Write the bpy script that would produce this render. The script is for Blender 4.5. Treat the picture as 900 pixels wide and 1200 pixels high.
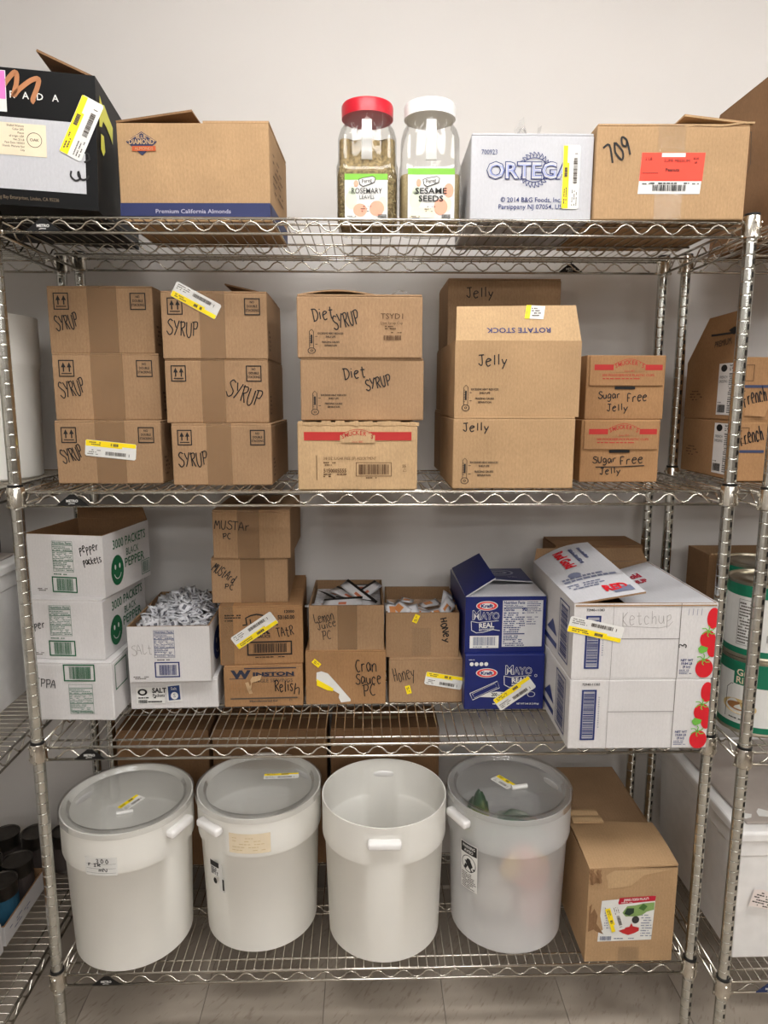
import bpy, bmesh, math, random
from mathutils import Vector, Matrix
for o in list(bpy.data.objects): bpy.data.objects.remove(o)
sc = bpy.context.scene
COL = sc.collection
PI = math.pi
R = math.radians
rnd = random.Random(7)

# ------------------------------------------------------------------ camera, world, lights, exposure
def aim(loc, yaw, pitch, roll):
    f = Vector((math.sin(yaw)*math.cos(pitch), math.cos(yaw)*math.cos(pitch), math.sin(pitch)))
    r = Vector((math.cos(yaw), -math.sin(yaw), 0)); u = r.cross(f)
    c, s = math.cos(roll), math.sin(roll)
    r, u = c*r+s*u, -s*r+c*u
    m = Matrix((r, u, -f)).transposed().to_4x4(); m.translation = loc
    return m
cd = bpy.data.cameras.new('camera'); cam = bpy.data.objects.new('camera', cd); COL.objects.link(cam)
cam.matrix_world = aim(Vector((.7206, -1.4269, 1.5217)), .0268, -.1648, .0015)
cd.sensor_fit = 'VERTICAL'; cd.sensor_height = 36; cd.lens = 807.8/1200*36; cd.clip_start = .05
sc.camera = cam
w = bpy.data.worlds.new('world'); sc.world = w; w.use_nodes = True
w.node_tree.nodes['Background'].inputs[0].default_value = (.9, .85, .8, 1)
w.node_tree.nodes['Background'].inputs[1].default_value = .05
LAMP_POWER = 19.0
sc.view_settings.view_transform = 'Standard'; sc.view_settings.look = 'None'
sc.view_settings.gamma = 1; sc.view_settings.use_curve_mapping = False
sc.view_settings.exposure = 0.0
sc.cycles.max_bounces = 10; sc.cycles.transparent_max_bounces = 16

# ------------------------------------------------------------------ materials
def lin(c):
    if isinstance(c, str): c = tuple(int(c[i:i+2], 16)/255 for i in (0, 2, 4))
    else: c = tuple(x/255 for x in c)
    return tuple(x/12.92 if x <= .04045 else ((x+.055)/1.055)**2.4 for x in c)
MATS = {}
def nodes(name):
    m = bpy.data.materials.new(name); m.use_nodes = True
    nt = m.node_tree; b = nt.nodes['Principled BSDF']
    return m, nt, b
def noise_mix(nt, b, col, amt, scale, coord=None, stretch=(1, 1, 1)):
    """base colour = col * (1 +- amt * noise)"""
    tc = nt.nodes.new('ShaderNodeTexCoord'); oi = nt.nodes.new('ShaderNodeObjectInfo')
    mp = nt.nodes.new('ShaderNodeMapping'); mp.inputs['Scale'].default_value = stretch
    ad = nt.nodes.new('ShaderNodeVectorMath'); ad.operation = 'ADD'
    sc_ = nt.nodes.new('ShaderNodeVectorMath'); sc_.operation = 'SCALE'; sc_.inputs[0].default_value = (13, 7, 5)
    nt.links.new(oi.outputs['Random'], sc_.inputs['Scale'])
    nt.links.new(tc.outputs['Object'], ad.inputs[0]); nt.links.new(sc_.outputs[0], ad.inputs[1])
    nt.links.new(ad.outputs[0], mp.inputs[0])
    n = nt.nodes.new('ShaderNodeTexNoise'); n.inputs['Scale'].default_value = scale; n.inputs['Detail'].default_value = 5
    nt.links.new(mp.outputs[0], n.inputs['Vector'])
    cr = nt.nodes.new('ShaderNodeValToRGB')
    e = cr.color_ramp.elements
    e[0].position = .3; e[1].position = .7
    e[0].color = tuple(x*(1-amt) for x in col)+(1,); e[1].color = tuple(min(1, x*(1+amt)) for x in col)+(1,)
    nt.links.new(n.outputs['Fac'], cr.inputs[0]); nt.links.new(cr.outputs[0], b.inputs['Base Color'])
    return mp, n, cr
def bump(nt, b, src, strength, dist=.001):
    bp = nt.nodes.new('ShaderNodeBump'); bp.inputs['Strength'].default_value = strength; bp.inputs['Distance'].default_value = dist
    nt.links.new(src, bp.inputs['Height']); nt.links.new(bp.outputs[0], b.inputs['Normal'])
def mat(name, c, rough=.6, metal=0, amt=.04, scale=30, spec=.4):
    if name in MATS: return MATS[name]
    m, nt, b = nodes(name); c = lin(c)
    b.inputs['Roughness'].default_value = rough; b.inputs['Metallic'].default_value = metal
    b.inputs['Specular IOR Level'].default_value = spec
    noise_mix(nt, b, c, amt, scale); MATS[name] = m; return m
def cardboard(name, c, flute=260, rel=1):
    if name in MATS: return MATS[name]
    m, nt, b = nodes(name); c = lin(c)
    b.inputs['Roughness'].default_value = .85; b.inputs['Specular IOR Level'].default_value = .2
    mp, n, cr = noise_mix(nt, b, c, .09*rel, 9)
    n2 = nt.nodes.new('ShaderNodeTexNoise'); n2.inputs['Scale'].default_value = 420; n2.inputs['Detail'].default_value = 2
    mp2 = nt.nodes.new('ShaderNodeMapping'); mp2.inputs['Scale'].default_value = (1, 1, .35)
    nt.links.new(mp.outputs[0], mp2.inputs[0]); nt.links.new(mp2.outputs[0], n2.inputs['Vector'])
    wv = nt.nodes.new('ShaderNodeTexWave'); wv.inputs['Scale'].default_value = flute/6.28; wv.inputs['Distortion'].default_value = .6
    wv.bands_direction = 'X'; nt.links.new(mp.outputs[0], wv.inputs['Vector'])
    mx = nt.nodes.new('ShaderNodeMath'); mx.operation = 'MULTIPLY_ADD'; mx.inputs[1].default_value = .10
    nt.links.new(wv.outputs['Fac'], mx.inputs[0]); nt.links.new(n2.outputs['Fac'], mx.inputs[2])
    mr = nt.nodes.new('ShaderNodeMapRange'); mr.inputs[1].default_value = .25; mr.inputs[2].default_value = .85
    mr.inputs[3].default_value = 1-.14*rel; mr.inputs[4].default_value = 1+.10*rel
    nt.links.new(mx.outputs[0], mr.inputs[0])
    mul = nt.nodes.new('ShaderNodeVectorMath'); mul.operation = 'SCALE'
    nt.links.new(cr.outputs[0], mul.inputs[0]); nt.links.new(mr.outputs[0], mul.inputs['Scale'])
    nt.links.new(mul.outputs[0], b.inputs['Base Color'])
    bump(nt, b, mx.outputs[0], .12*rel, .0006); MATS[name] = m; return m
def steel(name, c, rough, worn=0):
    m, nt, b = nodes(name); c = lin(c)
    b.inputs['Metallic'].default_value = 1; b.inputs['Roughness'].default_value = rough
    mp, n, cr = noise_mix(nt, b, c, .12, 60)
    if worn:
        cr.color_ramp.elements[0].position = .42; cr.color_ramp.elements[1].position = .55
        cr.color_ramp.elements[0].color = tuple(x*.45 for x in c)+(1,)
    bump(nt, b, n.outputs['Fac'], .06); MATS[name] = m; return m
def mixshader(nt, a, b, fac):
    mx = nt.nodes.new('ShaderNodeMixShader')
    if isinstance(fac, (int, float)): mx.inputs[0].default_value = fac
    else: nt.links.new(fac, mx.inputs[0])
    nt.links.new(a, mx.inputs[1]); nt.links.new(b, mx.inputs[2]); return mx.outputs[0]
def plastic_translucent(name, c, see=.0, rough=.35):
    m, nt, b = nodes(name); c = lin(c)
    b.inputs['Roughness'].default_value = rough; b.inputs['Specular IOR Level'].default_value = .35
    noise_mix(nt, b, c, .03, 6)
    t = nt.nodes.new('ShaderNodeBsdfTranslucent'); t.inputs[0].default_value = c+(1,)
    s = mixshader(nt, b.outputs[0], t.outputs[0], .20)
    if see:
        tr = nt.nodes.new('ShaderNodeBsdfTransparent'); s = mixshader(nt, s, tr.outputs[0], see)
    nt.links.new(s, nt.nodes['Material Output'].inputs[0]); MATS[name] = m; return m
def clear(name, tint, gloss=.12, rough=.06, haze=0):
    m, nt, b = nodes(name)
    tr = nt.nodes.new('ShaderNodeBsdfTransparent'); tr.inputs[0].default_value = lin(tint)+(1,)
    gl = nt.nodes.new('ShaderNodeBsdfGlossy'); gl.inputs['Roughness'].default_value = rough
    fr = nt.nodes.new('ShaderNodeLayerWeight'); fr.inputs['Blend'].default_value = .12
    ad = nt.nodes.new('ShaderNodeMath'); ad.operation = 'MULTIPLY_ADD'; ad.inputs[1].default_value = .6; ad.inputs[2].default_value = gloss*.1
    n = nt.nodes.new('ShaderNodeTexNoise'); n.inputs['Scale'].default_value = 14
    bp = nt.nodes.new('ShaderNodeBump'); bp.inputs['Strength'].default_value = .08; bp.inputs['Distance'].default_value = .004
    nt.links.new(n.outputs['Fac'], bp.inputs['Height']); nt.links.new(bp.outputs[0], gl.inputs['Normal'])
    nt.links.new(fr.outputs[0], ad.inputs[0])
    s = tr.outputs[0]
    if haze:
        df = nt.nodes.new('ShaderNodeBsdfDiffuse'); df.inputs[0].default_value = (.8, .8, .78, 1)
        s = mixshader(nt, s, df.outputs[0], haze)
    s = mixshader(nt, s, gl.outputs[0], ad.outputs[0])
    nt.links.new(s, nt.nodes['Material Output'].inputs[0]); MATS[name] = m; return m

CB = cardboard('kraft_cardboard', (160, 129, 98)); CBL = cardboard('pale_cardboard', (188, 157, 119))
CBT = cardboard('tan_cardboard', (174, 142, 106)); CBD = cardboard('brown_cardboard', (134, 102, 73)); CBO = cardboard('orange_cardboard', (160, 122, 85))
CBI = cardboard('box_inside', (142, 113, 84))
WHT = cardboard('white_board', (208, 205, 204), rel=.4); WH2 = cardboard('coated_white_board', (190, 190, 194), rel=.4); BLK = mat('black_board', (9, 9, 10), .5, spec=.2)
NAVY = mat('navy_board', (22, 34, 100), .4); CHROME = steel('chrome_wire', (205, 200, 190), .2)
POSTM = steel('post_chrome', (200, 200, 194), .2); POSTW = steel('worn_post', (190, 190, 180), .35, 1)
DARKM = mat('black_plastic', (14, 14, 15), .4)
INK = mat('black_ink', (26, 24, 24), .6); INKG = mat('grey_ink', (80, 72, 64), .7); PENCIL = mat('pencil_grey', (150, 146, 142), .7)
BROWNINK = mat('brown_ink', (92, 66, 44), .8)
PAPER = mat('label_paper', (222, 221, 217), .5); PAPERC = mat('cream_paper', (230, 214, 186), .6); YEL = mat('label_yellow', (250, 222, 20), .45)
RED = mat('red_ink', (176, 42, 38), .55); REDL = mat('red_label', (236, 70, 50), .5); REDG = mat('tomato_red', (206, 26, 40), .5)
GRN = mat('green_ink', (20, 94, 58), .55); LGRN = mat('leaf_green', (110, 180, 70), .55); BLU = mat('blue_ink', (36, 50, 108), .5)
GREYINK = mat('blue_grey_ink', (110, 116, 140), .6)
def tape_mat():
    m, nt, b = nodes('packing_tape'); b.inputs['Roughness'].default_value = .28
    noise_mix(nt, b, lin((150, 118, 86)), .08, 12)
    tr = nt.nodes.new('ShaderNodeBsdfTransparent')
    s = mixshader(nt, b.outputs[0], tr.outputs[0], .45); nt.links.new(s, nt.nodes['Material Output'].inputs[0]); return m
TAPE = tape_mat()
CLEARTAPE = clear('clear_tape', (250, 250, 248), .3, .18, .012)
BINW = plastic_translucent('bin_plastic', (250, 248, 242)); BINC = plastic_translucent('bin_plastic_clear', (246, 246, 246), .55)
LIDC = clear('lid_clear', (253, 253, 253), .5, .08, .03); JARC = clear('jar_clear', (248, 248, 246), .25, .05, .015)
GRIPC = clear('grip_clear', (246, 246, 246), .35, .1, .35); TUBW = mat('tub_plastic', (236, 234, 232), .35); TUBG = mat('tub_grey', (170, 160, 152), .4)

# ------------------------------------------------------------------ mesh helpers
class MB:
    def __init__(s): s.v = []; s.f = []; s.m = []
    def add(s, vs, fs, mi=0):
        n = len(s.v); s.v += [tuple(p) for p in vs]
        for q in fs: s.f.append([i+n for i in q]); s.m.append(mi)
    def box(s, a, b, mi=0):
        (x0, y0, z0), (x1, y1, z1) = a, b
        s.add([(x0,y0,z0),(x1,y0,z0),(x1,y1,z0),(x0,y1,z0),(x0,y0,z1),(x1,y0,z1),(x1,y1,z1),(x0,y1,z1)],
              [(3,2,1,0),(4,5,6,7),(0,1,5,4),(1,2,6,5),(2,3,7,6),(3,0,4,7)], mi)
    def tube(s, pts, r, n=6, mi=0, cap=True):
        pts = [Vector(p) for p in pts]; rings = []
        for i, p in enumerate(pts):
            t = (pts[min(i+1, len(pts)-1)]-pts[max(i-1, 0)]).normalized()
            a = t.cross(Vector((0, 0, 1)))
            if a.length < .05: a = t.cross(Vector((0, 1, 0)))
            a.normalize(); b = t.cross(a)
            rings.append([p+r*(math.cos(2*PI*k/n)*a+math.sin(2*PI*k/n)*b) for k in range(n)])
        vs = [q for g in rings for q in g]; fs = []
        for i in range(len(pts)-1):
            for k in range(n): fs.append((i*n+k, (i+1)*n+k, (i+1)*n+(k+1) % n, i*n+(k+1) % n))
        if cap: fs.append(tuple(range(n))); fs.append(tuple(reversed(range((len(pts)-1)*n, len(pts)*n))))
        s.add(vs, fs, mi)
    def lathe(s, prof, n=32, c=(0, 0), mi=0, close=False):
        vs = []; fs = []; m = len(prof)
        for r, z in prof:
            for k in range(n):
                a = 2*PI*k/n; vs.append((c[0]+r*math.cos(a), c[1]+r*math.sin(a), z))
        for i in range(m if close else m-1):
            j = (i+1) % m
            for k in range(n): fs.append((i*n+k, i*n+(k+1) % n, j*n+(k+1) % n, j*n+k))
        if not close:
            fs.append(tuple(reversed(range(n)))); fs.append(tuple(range((m-1)*n, m*n)))
        s.add(vs, fs, mi)
    def slab(s, quad, t, nx=6, ny=6, bend=None, mi=0, mi2=None):
        """thick sheet over a bilinear quad (p00,p10,p11,p01)"""
        p = [Vector(q) for q in quad]; top = []
        for j in range(ny+1):
            for i in range(nx+1):
                u, v = i/nx, j/ny
                q = (1-u)*(1-v)*p[0]+u*(1-v)*p[1]+u*v*p[2]+(1-u)*v*p[3]
                if bend: q = q+Vector(bend(u, v))
                top.append(q)
        nrm = (p[1]-p[0]).cross(p[3]-p[0]).normalized(); bot = [q-nrm*t for q in top]
        N = len(top); g = nx+1; f1 = []; f2 = []; f3 = []
        for j in range(ny):
            for i in range(nx):
                a = j*g+i; f1.append((a, a+1, a+g+1, a+g)); f2.append((N+a, N+a+g, N+a+g+1, N+a+1))
        rim = [i for i in range(g)]+[j*g+nx for j in range(1, ny+1)]+[ny*g+i for i in range(nx-1, -1, -1)]+[j*g for j in range(ny-1, 0, -1)]
        for k in range(len(rim)):
            a, b = rim[k], rim[(k+1) % len(rim)]; f3.append((b, a, N+a, N+b))
        if mi2 is None: mi2 = mi
        n0 = len(s.v); s.v += [tuple(q) for q in top+bot]
        for fs, m_ in ((f1, mi), (f2, mi2), (f3, mi2)):
            for q in fs: s.f.append([i+n0 for i in q]); s.m.append(m_)
    def build(s, name, mats, parent=None, smooth=False, bevel=0):
        me = bpy.data.meshes.new(name); me.from_pydata(s.v, [], s.f)
        if not isinstance(mats, (list, tuple)): mats = [mats]
        for m in mats: me.materials.append(m)
        if len(mats) > 1: me.polygons.foreach_set('material_index', s.m)
        if smooth: me.polygons.foreach_set('use_smooth', [True]*len(me.polygons))
        me.update()
        o = bpy.data.objects.new(name, me); COL.objects.link(o)
        if parent: o.parent = parent
        if smooth == 'auto':
            try: me.set_sharp_from_angle(angle=R(40))
            except Exception: pass
        if bevel:
            md = o.modifiers.new('bevel', 'BEVEL'); md.width = bevel; md.segments = 2; md.limit_method = 'ANGLE'; md.angle_limit = R(50)
        return o
def tag(o, label, cat, group=None, kind=None):
    if label: o['label'] = label
    if cat: o['category'] = cat
    if group: o['group'] = group
    if kind: o['kind'] = kind
    return o
def thing(name, label, cat, loc=(0, 0, 0), rz=0, group=None, ry=0):
    o = bpy.data.objects.new(name, None); COL.objects.link(o); o.location = loc
    o.rotation_euler = (0, R(ry), R(rz)); o.empty_display_size = .05
    return tag(o, label, cat, group)
def struct(name, mb, m, **k):
    o = mb.build(name, m, **k); o['kind'] = 'structure'; return o

# ------------------------------------------------------------------ flat print: faces, lettering, handwriting
class Face:
    def __init__(s, O, U, V, W, H):
        s.O, s.U, s.V = Vector(O), Vector(U), Vector(V); s.N = s.U.cross(s.V).normalized(); s.W, s.H = W, H; s.curved = False
    def map(s, u, v, off): return s.O+s.U*u+s.V*v+s.N*off
class Cyl:   # u in metres along the arc (0 = azimuth az), v in metres up
    def __init__(s, r, az, z0=0, W=1., H=1., slope=0): s.r, s.az, s.z0, s.W, s.H, s.curved, s.slope = r, az, z0, W, H, True, slope
    def map(s, u, v, off):
        r = s.r+s.slope*v; a = s.az+u/s.r; r += off
        return Vector((r*math.cos(a), r*math.sin(a), s.z0+v))
TX = {}
def text_geo(t, bold=0.0):
    k = (t, bold)
    if k in TX: return TX[k]
    cu = bpy.data.curves.new('t', 'FONT'); cu.body = t; cu.resolution_u = 2; cu.offset = bold; cu.fill_mode = 'FRONT'
    ob = bpy.data.objects.new('t', cu); me = bpy.data.meshes.new_from_object(ob)
    vs = [(v.co.x, v.co.y) for v in me.vertices]; fs = [tuple(p.vertices) for p in me.polygons]
    bpy.data.objects.remove(ob); bpy.data.curves.remove(cu); bpy.data.meshes.remove(me)
    x0 = min([v[0] for v in vs] or [0]); x1 = max([v[0] for v in vs] or [1])
    TX[k] = (vs, fs, x0, x1); return TX[k]
GL = {'S':"9 9,5 10,2 8,4 6,8 4,8 1,4 0,0 2",'Y':"1 10,4 5|9 10,5 4,2 0",'R':"2 0,2 10|0 9,6 10,8 8,6 6,2 5|3 5,8 0",'U':"1 10,1 3,4 0,7 2,8 10",'P':"2 0,2 10|0 9,6 10,8 8,6 5,2 5",
'D':"2 0,2 10|0 10,6 9,9 5,6 1,1 0",'i':"3 0,3 6|3 8,3 9",'e':"1 4,7 5,6 7,3 7,1 4,3 0,7 1",'T':"0 10,9 10|4 10,4 0",'t':"4 9,4 0,7 0|1 6,7 6",'J':"1 10,8 10|5 10,5 2,3 0,0 2",'l':"3 10,3 0",
'y':"1 6,3 2,5 2|8 6,5 1,1 -4",'F':"2 0,2 10,8 10|2 5,6 5",'r':"2 0,2 6|2 4,4 6,7 6",'g':"7 5,4 7,1 4,3 1,7 3,7 6,7 -2,4 -4,1 -3",'a':"7 5,4 7,1 4,3 0,7 3,7 6,8 0",'u':"1 6,1 2,4 0,7 2,7 6,8 0",
'p':"2 6,2 -4|2 5,6 6,7 3,2 1",'c':"7 5,4 7,1 4,3 0,7 1",'k':"2 10,2 0|7 6,2 3,7 0",'s':"7 6,4 7,2 5,6 2,4 0,1 1",'n':"1 6,1 0|1 4,4 7,7 5,7 0",'o':"4 7,1 4,3 0,7 2,6 6,4 7",'h':"2 10,2 0|2 4,5 6,7 4,7 0",
'M':"0 0,2 10,4 4,7 10,9 0",'A':"0 0,4 10,8 0|2 4,7 4",'N':"1 0,1 10,7 0,8 10",'d':"7 10,7 0|7 4,4 6,1 3,4 0,7 2",'C':"8 9,4 10,1 5,4 0,8 1",'H':"2 0,2 10|8 10,7 0|1 5,8 5",'K':"2 10,2 0|8 10,2 5,8 0",
'L':"2 10,2 0,8 1",'m':"1 0,1 6,3 6,4 0|4 4,7 7,8 0",'O':"4 10,1 5,4 0,8 4,5 10",'I':"4 10,4 0|1 10,7 10|1 0,7 0",'E':"8 10,2 10,2 0,8 0|2 5,7 5",'7':"0 10,7 10,3 0",'0':"4 10,1 5,4 0,8 4,5 10",'9':"7 7,4 5,1 7,4 10,7 8,7 5,5 0",'3':"1 9,5 10,7 8,4 5,8 3,5 0,1 1",'v':"1 6,4 0,7 6",'f':"7 9,4 10,3 7,3 0|0 5,6 5"}
def strokes(t, seed=1):
    r = random.Random(seed); out = []; x = 0
    for ch in t:
        if ch == ' ': x += 5; continue
        dy = r.uniform(-.6, .6)
        for st in GL[ch].split('|'):
            out.append([(x+float(a)+r.uniform(-.4, .4), float(b)+dy+r.uniform(-.4, .4)) for a, b in (q.split() for q in st.split(','))])
        x += 9.5 if ch not in 'il' else 6
    return out, x-1.5
def smooth_line(p, k=4):
    if len(p) < 3: return p
    out = []
    for i in range(len(p)-1):
        a, b, c, d = p[max(i-1, 0)], p[i], p[i+1], p[min(i+2, len(p)-1)]
        for j in range(k):
            t = j/k
            out.append(tuple(.5*(2*b[m]+(c[m]-a[m])*t+(2*a[m]-5*b[m]+4*c[m]-d[m])*t*t+(3*b[m]-a[m]-3*c[m]+d[m])*t**3) for m in (0, 1)))
    return out+[p[-1]]
class Dec:
    """collects flat print on a face. Coordinates are fractions of the face, or metres inside a placed label."""
    def __init__(s, face, lay=1, lab=None):
        s.f = face; s.off = .0005+.0004*lay; s.lab = lab; s.v = []; s.q = []; s.m = []; s.mi = 0
    def xy(s, u, v):
        if s.lab:
            cu, cv, an = s.lab; c, d = math.cos(an), math.sin(an); return cu+c*u-d*v, cv+d*u+c*v
        return u*s.f.W, v*s.f.H
    def raw(s, pts, faces):     # pts in metres on the face
        n = len(s.v); s.v += [tuple(s.f.map(a, b, s.off)) for a, b in pts]
        for q in faces: s.q.append([i+n for i in q]); s.m.append(s.mi)
    def poly(s, pts): s.raw([s.xy(*p) for p in pts], [tuple(range(len(pts)))])
    def rect(s, u0, v0, u1, v1):
        n = 14 if s.f.curved and abs((u1-u0)*(1 if s.lab else s.f.W)) > .01 else 1
        for i in range(n):
            a, b = u0+(u1-u0)*i/n, u0+(u1-u0)*(i+1)/n; s.poly([(a, v0), (b, v0), (b, v1), (a, v1)])
    def frame(s, u0, v0, u1, v1, t):   # t in metres
        su, sv = (1, 1) if s.lab else (s.f.W, s.f.H); a, b = t/su, t/sv
        s.rect(u0, v0, u1, v0+b); s.rect(u0, v1-b, u1, v1); s.rect(u0, v0+b, u0+a, v1-b); s.rect(u1-a, v0+b, u1, v1-b)
    def ell(s, cu, cv, ru, rv, n=24, inner=0, a0=0, a1=2*PI):
        P = [s.xy(cu+ru*math.cos(a0+(a1-a0)*k/n), cv+rv*math.sin(a0+(a1-a0)*k/n)) for k in range(n+1)]
        if inner:
            Q = [s.xy(cu+ru*inner*math.cos(a0+(a1-a0)*k/n), cv+rv*inner*math.sin(a0+(a1-a0)*k/n)) for k in range(n+1)]
            s.raw(P+Q, [(k, k+1, n+2+k, n+1+k) for k in range(n)])
        else: s.raw(P[:-1], [tuple(range(n))])
    def line(s, pts, wd, m=True):      # pts in label/fraction coords, width metres
        P = [Vector(s.xy(*p)) for p in pts] if m else [Vector(p) for p in pts]
        L = []; n = len(P)
        for i in range(n):
            t = P[min(i+1, n-1)]-P[max(i-1, 0)]
            if t.length < 1e-9: t = Vector((1, 0))
            t.normalize(); k = Vector((-t.y, t.x))*wd/2; L += [tuple(P[i]+k), tuple(P[i]-k)]
        s.raw(L, [(2*i, 2*i+1, 2*i+3, 2*i+2) for i in range(n-1)])
    def text(s, t, u, v, h, al='l', ang=0, sx=1., bold=0., width=None):
        """h = cap height (fraction of face height or metres)"""
        vs, fs, x0, x1 = text_geo(t, bold); k = (h if s.lab else h*s.f.H)/.7
        if width: sx = (width if s.lab else width*s.f.W)/((x1-x0)*k)
        ox = {'l': -x0, 'c': -(x0+x1)/2, 'r': -x1}[al]; bu, bv = s.xy(u, v)
        an = R(ang)+(s.lab[2] if s.lab else 0); c, d = math.cos(an), math.sin(an); P = []
        for a, b in vs:
            a = (a+ox)*k*sx; b = b*k; P.append((bu+c*a-d*b, bv+d*a+c*b))
        s.raw(P, fs)
    def hand(s, t, u0, v0, u1, v1, ang=0, wd=.0028, seed=1):
        """marker handwriting fitted in the box (before turning by ang about its middle)"""
        st, W = strokes(t, seed); a0 = s.xy(u0, v0) if not s.lab else (u0, v0); a1 = s.xy(u1, v1) if not s.lab else (u1, v1)
        lo = 0 if not any(ch in 'ypgJf' for ch in t) else -3
        cx, cy = (a0[0]+a1[0])/2, (a0[1]+a1[1])/2; w, h = a1[0]-a0[0], (a1[1]-a0[1])*(.8 if wd > .002 else 1); wd *= .9
        c, d = math.cos(R(ang)), math.sin(R(ang))
        for q in st:
            P = []
            for x, y in smooth_line(q):
                x = (x/W-.5)*w; y = ((y-lo)/(10-lo)-.5)*h; P.append((cx+c*x-d*y, cy+d*x+c*y))
            if s.lab: P = [s.xy(*p) for p in P]
            s.line(P, wd, m=False)
    def barcode(s, u0, v0, u1, v1, seed=3, vert=False):
        r = random.Random(seed); t = 0
        while t < 1:
            w = r.choice((.008, .012, .02, .03)); e = min(1, t+w)
            if vert: s.rect(u0, v0+(v1-v0)*t, u1, v0+(v1-v0)*e)
            else: s.poly([(u0+(u1-u0)*t, v0), (u0+(u1-u0)*e, v0), (u0+(u1-u0)*e, v1), (u0+(u1-u0)*t, v1)])
            t = e+r.choice((.008, .012, .02))
    def fine(s, u0, v0, u1, v1, rows, seed=1, dens=.8, fill=.5):
        """rows of print too small to read"""
        r = random.Random(seed); dh = (v1-v0)/rows
        for i in range(rows):
            y = v1-(i+1)*dh; x = u0; end = u0+(u1-u0)*r.uniform(.6, 1)
            while x < end:
                w = (u1-u0)*r.uniform(.04, .13)
                if r.random() < dens: s.poly([(x, y+dh*.2), (min(x+w, u1), y+dh*.2), (min(x+w, u1), y+dh*(.2+fill)), (x, y+dh*(.2+fill))])
                x += w+(u1-u0)*.02
    def build(s, name, m, parent):
        b = MB(); b.v = s.v; b.f = s.q; b.m = s.m
        o = b.build(name, m, parent)
        if name in ('printed_marks', 'label_print', 'printed_art', 'printed_name', 'small_print', 'printed_text', 'flap_print', 'perforation'): o['kind'] = 'stuff'   # print too small to pick apart
        return o
def sticker(parent, face, cu, cv, L, H, ang, band='top', seed=1, bw=.38, lay=2, name='price_label', peel=0):
    """white price label with a yellow band; cu, cv fractions of the face; L, H metres"""
    lab = (cu*face.W, cv*face.H, R(ang)); d = Dec(face, lay, lab); n = 8 if face.curved else 1
    c = .003
    if face.curved: d.rect(-L/2, -H/2, L/2, H/2)
    else: d.poly([(-L/2+c, -H/2), (L/2-c, -H/2), (L/2, -H/2+c), (L/2, H/2-c), (L/2-c, H/2), (-L/2+c, H/2), (-L/2, H/2-c), (-L/2, -H/2+c)])
    o = d.build(name, PAPER, parent)
    y = Dec(face, lay+1, lab); k = Dec(face, lay+2, lab)
    sg = 1 if band == 'top' else -1
    y0, y1 = sorted((sg*(H/2-.0006), sg*(H/2-H*bw)))
    y.rect(-L/2+.001, y0, L/2*.45, y1); y.rect(L/2*.45, y0+(0 if sg < 0 else .3*(y1-y0)), L/2-.001, y1-(.3*(y1-y0) if sg < 0 else 0))
    y.build('yellow_band', YEL, o)
    k.fine(-L*.42, y0+.2*(y1-y0), -L*.1, y0+.85*(y1-y0), 2, seed, .8); k.fine(L*.0, y0+.1*(y1-y0), L*.2, y0+.9*(y1-y0), 1, seed+1, .9, .6)
    b0, b1 = sorted((-sg*(H/2*.25), -sg*(H/2*.7)))
    k.barcode(-L*.1, b0, L*.3, b1, seed); k.fine(-L*.45, b0-.05*H, -L*.16, b1+.1*H, 3, seed+2, .7, .35)
    k.text('1', L*.36, b0, abs(b1-b0)*.8, bold=.02)
    k.build('label_print', INKG, o); return o

# ------------------------------------------------------------------ boxes
def noisy_box(w, d, h, z0=0, n=6, amp=.0012, seed=0):
    r = random.Random(seed); ph = [r.uniform(0, 6.28) for _ in range(12)]; mb = MB()
    for ax, sg in ((0, -1), (0, 1), (1, -1), (1, 1), (2, -1), (2, 1)):
        vs = []; fs = []
        for j in range(n+1):
            for i in range(n+1):
                a, b = i/n-.5, j/n-.5
                e = (1-(2*a)**2)*(1-(2*b)**2); k = e*amp*(.6+.5*math.sin(5*a+ph[ax*2])+.4*math.sin(7*b+ph[ax*2+1]))
                q = [0, 0, 0]; q[ax] = sg*.5; o = [x for x in (0, 1, 2) if x != ax]; q[o[0]] = a; q[o[1]] = b
                p = [q[0]*w, q[1]*d, (q[2]+.5)*h+z0]; p[ax] -= sg*abs(k); vs.append(p)
        flip = (sg > 0) == (ax != 1)
        for j in range(n):
            for i in range(n):
                f = (j*(n+1)+i, j*(n+1)+i+1, (j+1)*(n+1)+i+1, (j+1)*(n+1)+i); fs.append(f if flip else f[::-1])
        mb.add(vs, fs)
    return mb
def weld(o):
    bm = bmesh.new(); bm.from_mesh(o.data); bmesh.ops.remove_doubles(bm, verts=bm.verts, dist=1e-5); bm.to_mesh(o.data); bm.free()
class Bx: pass
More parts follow.
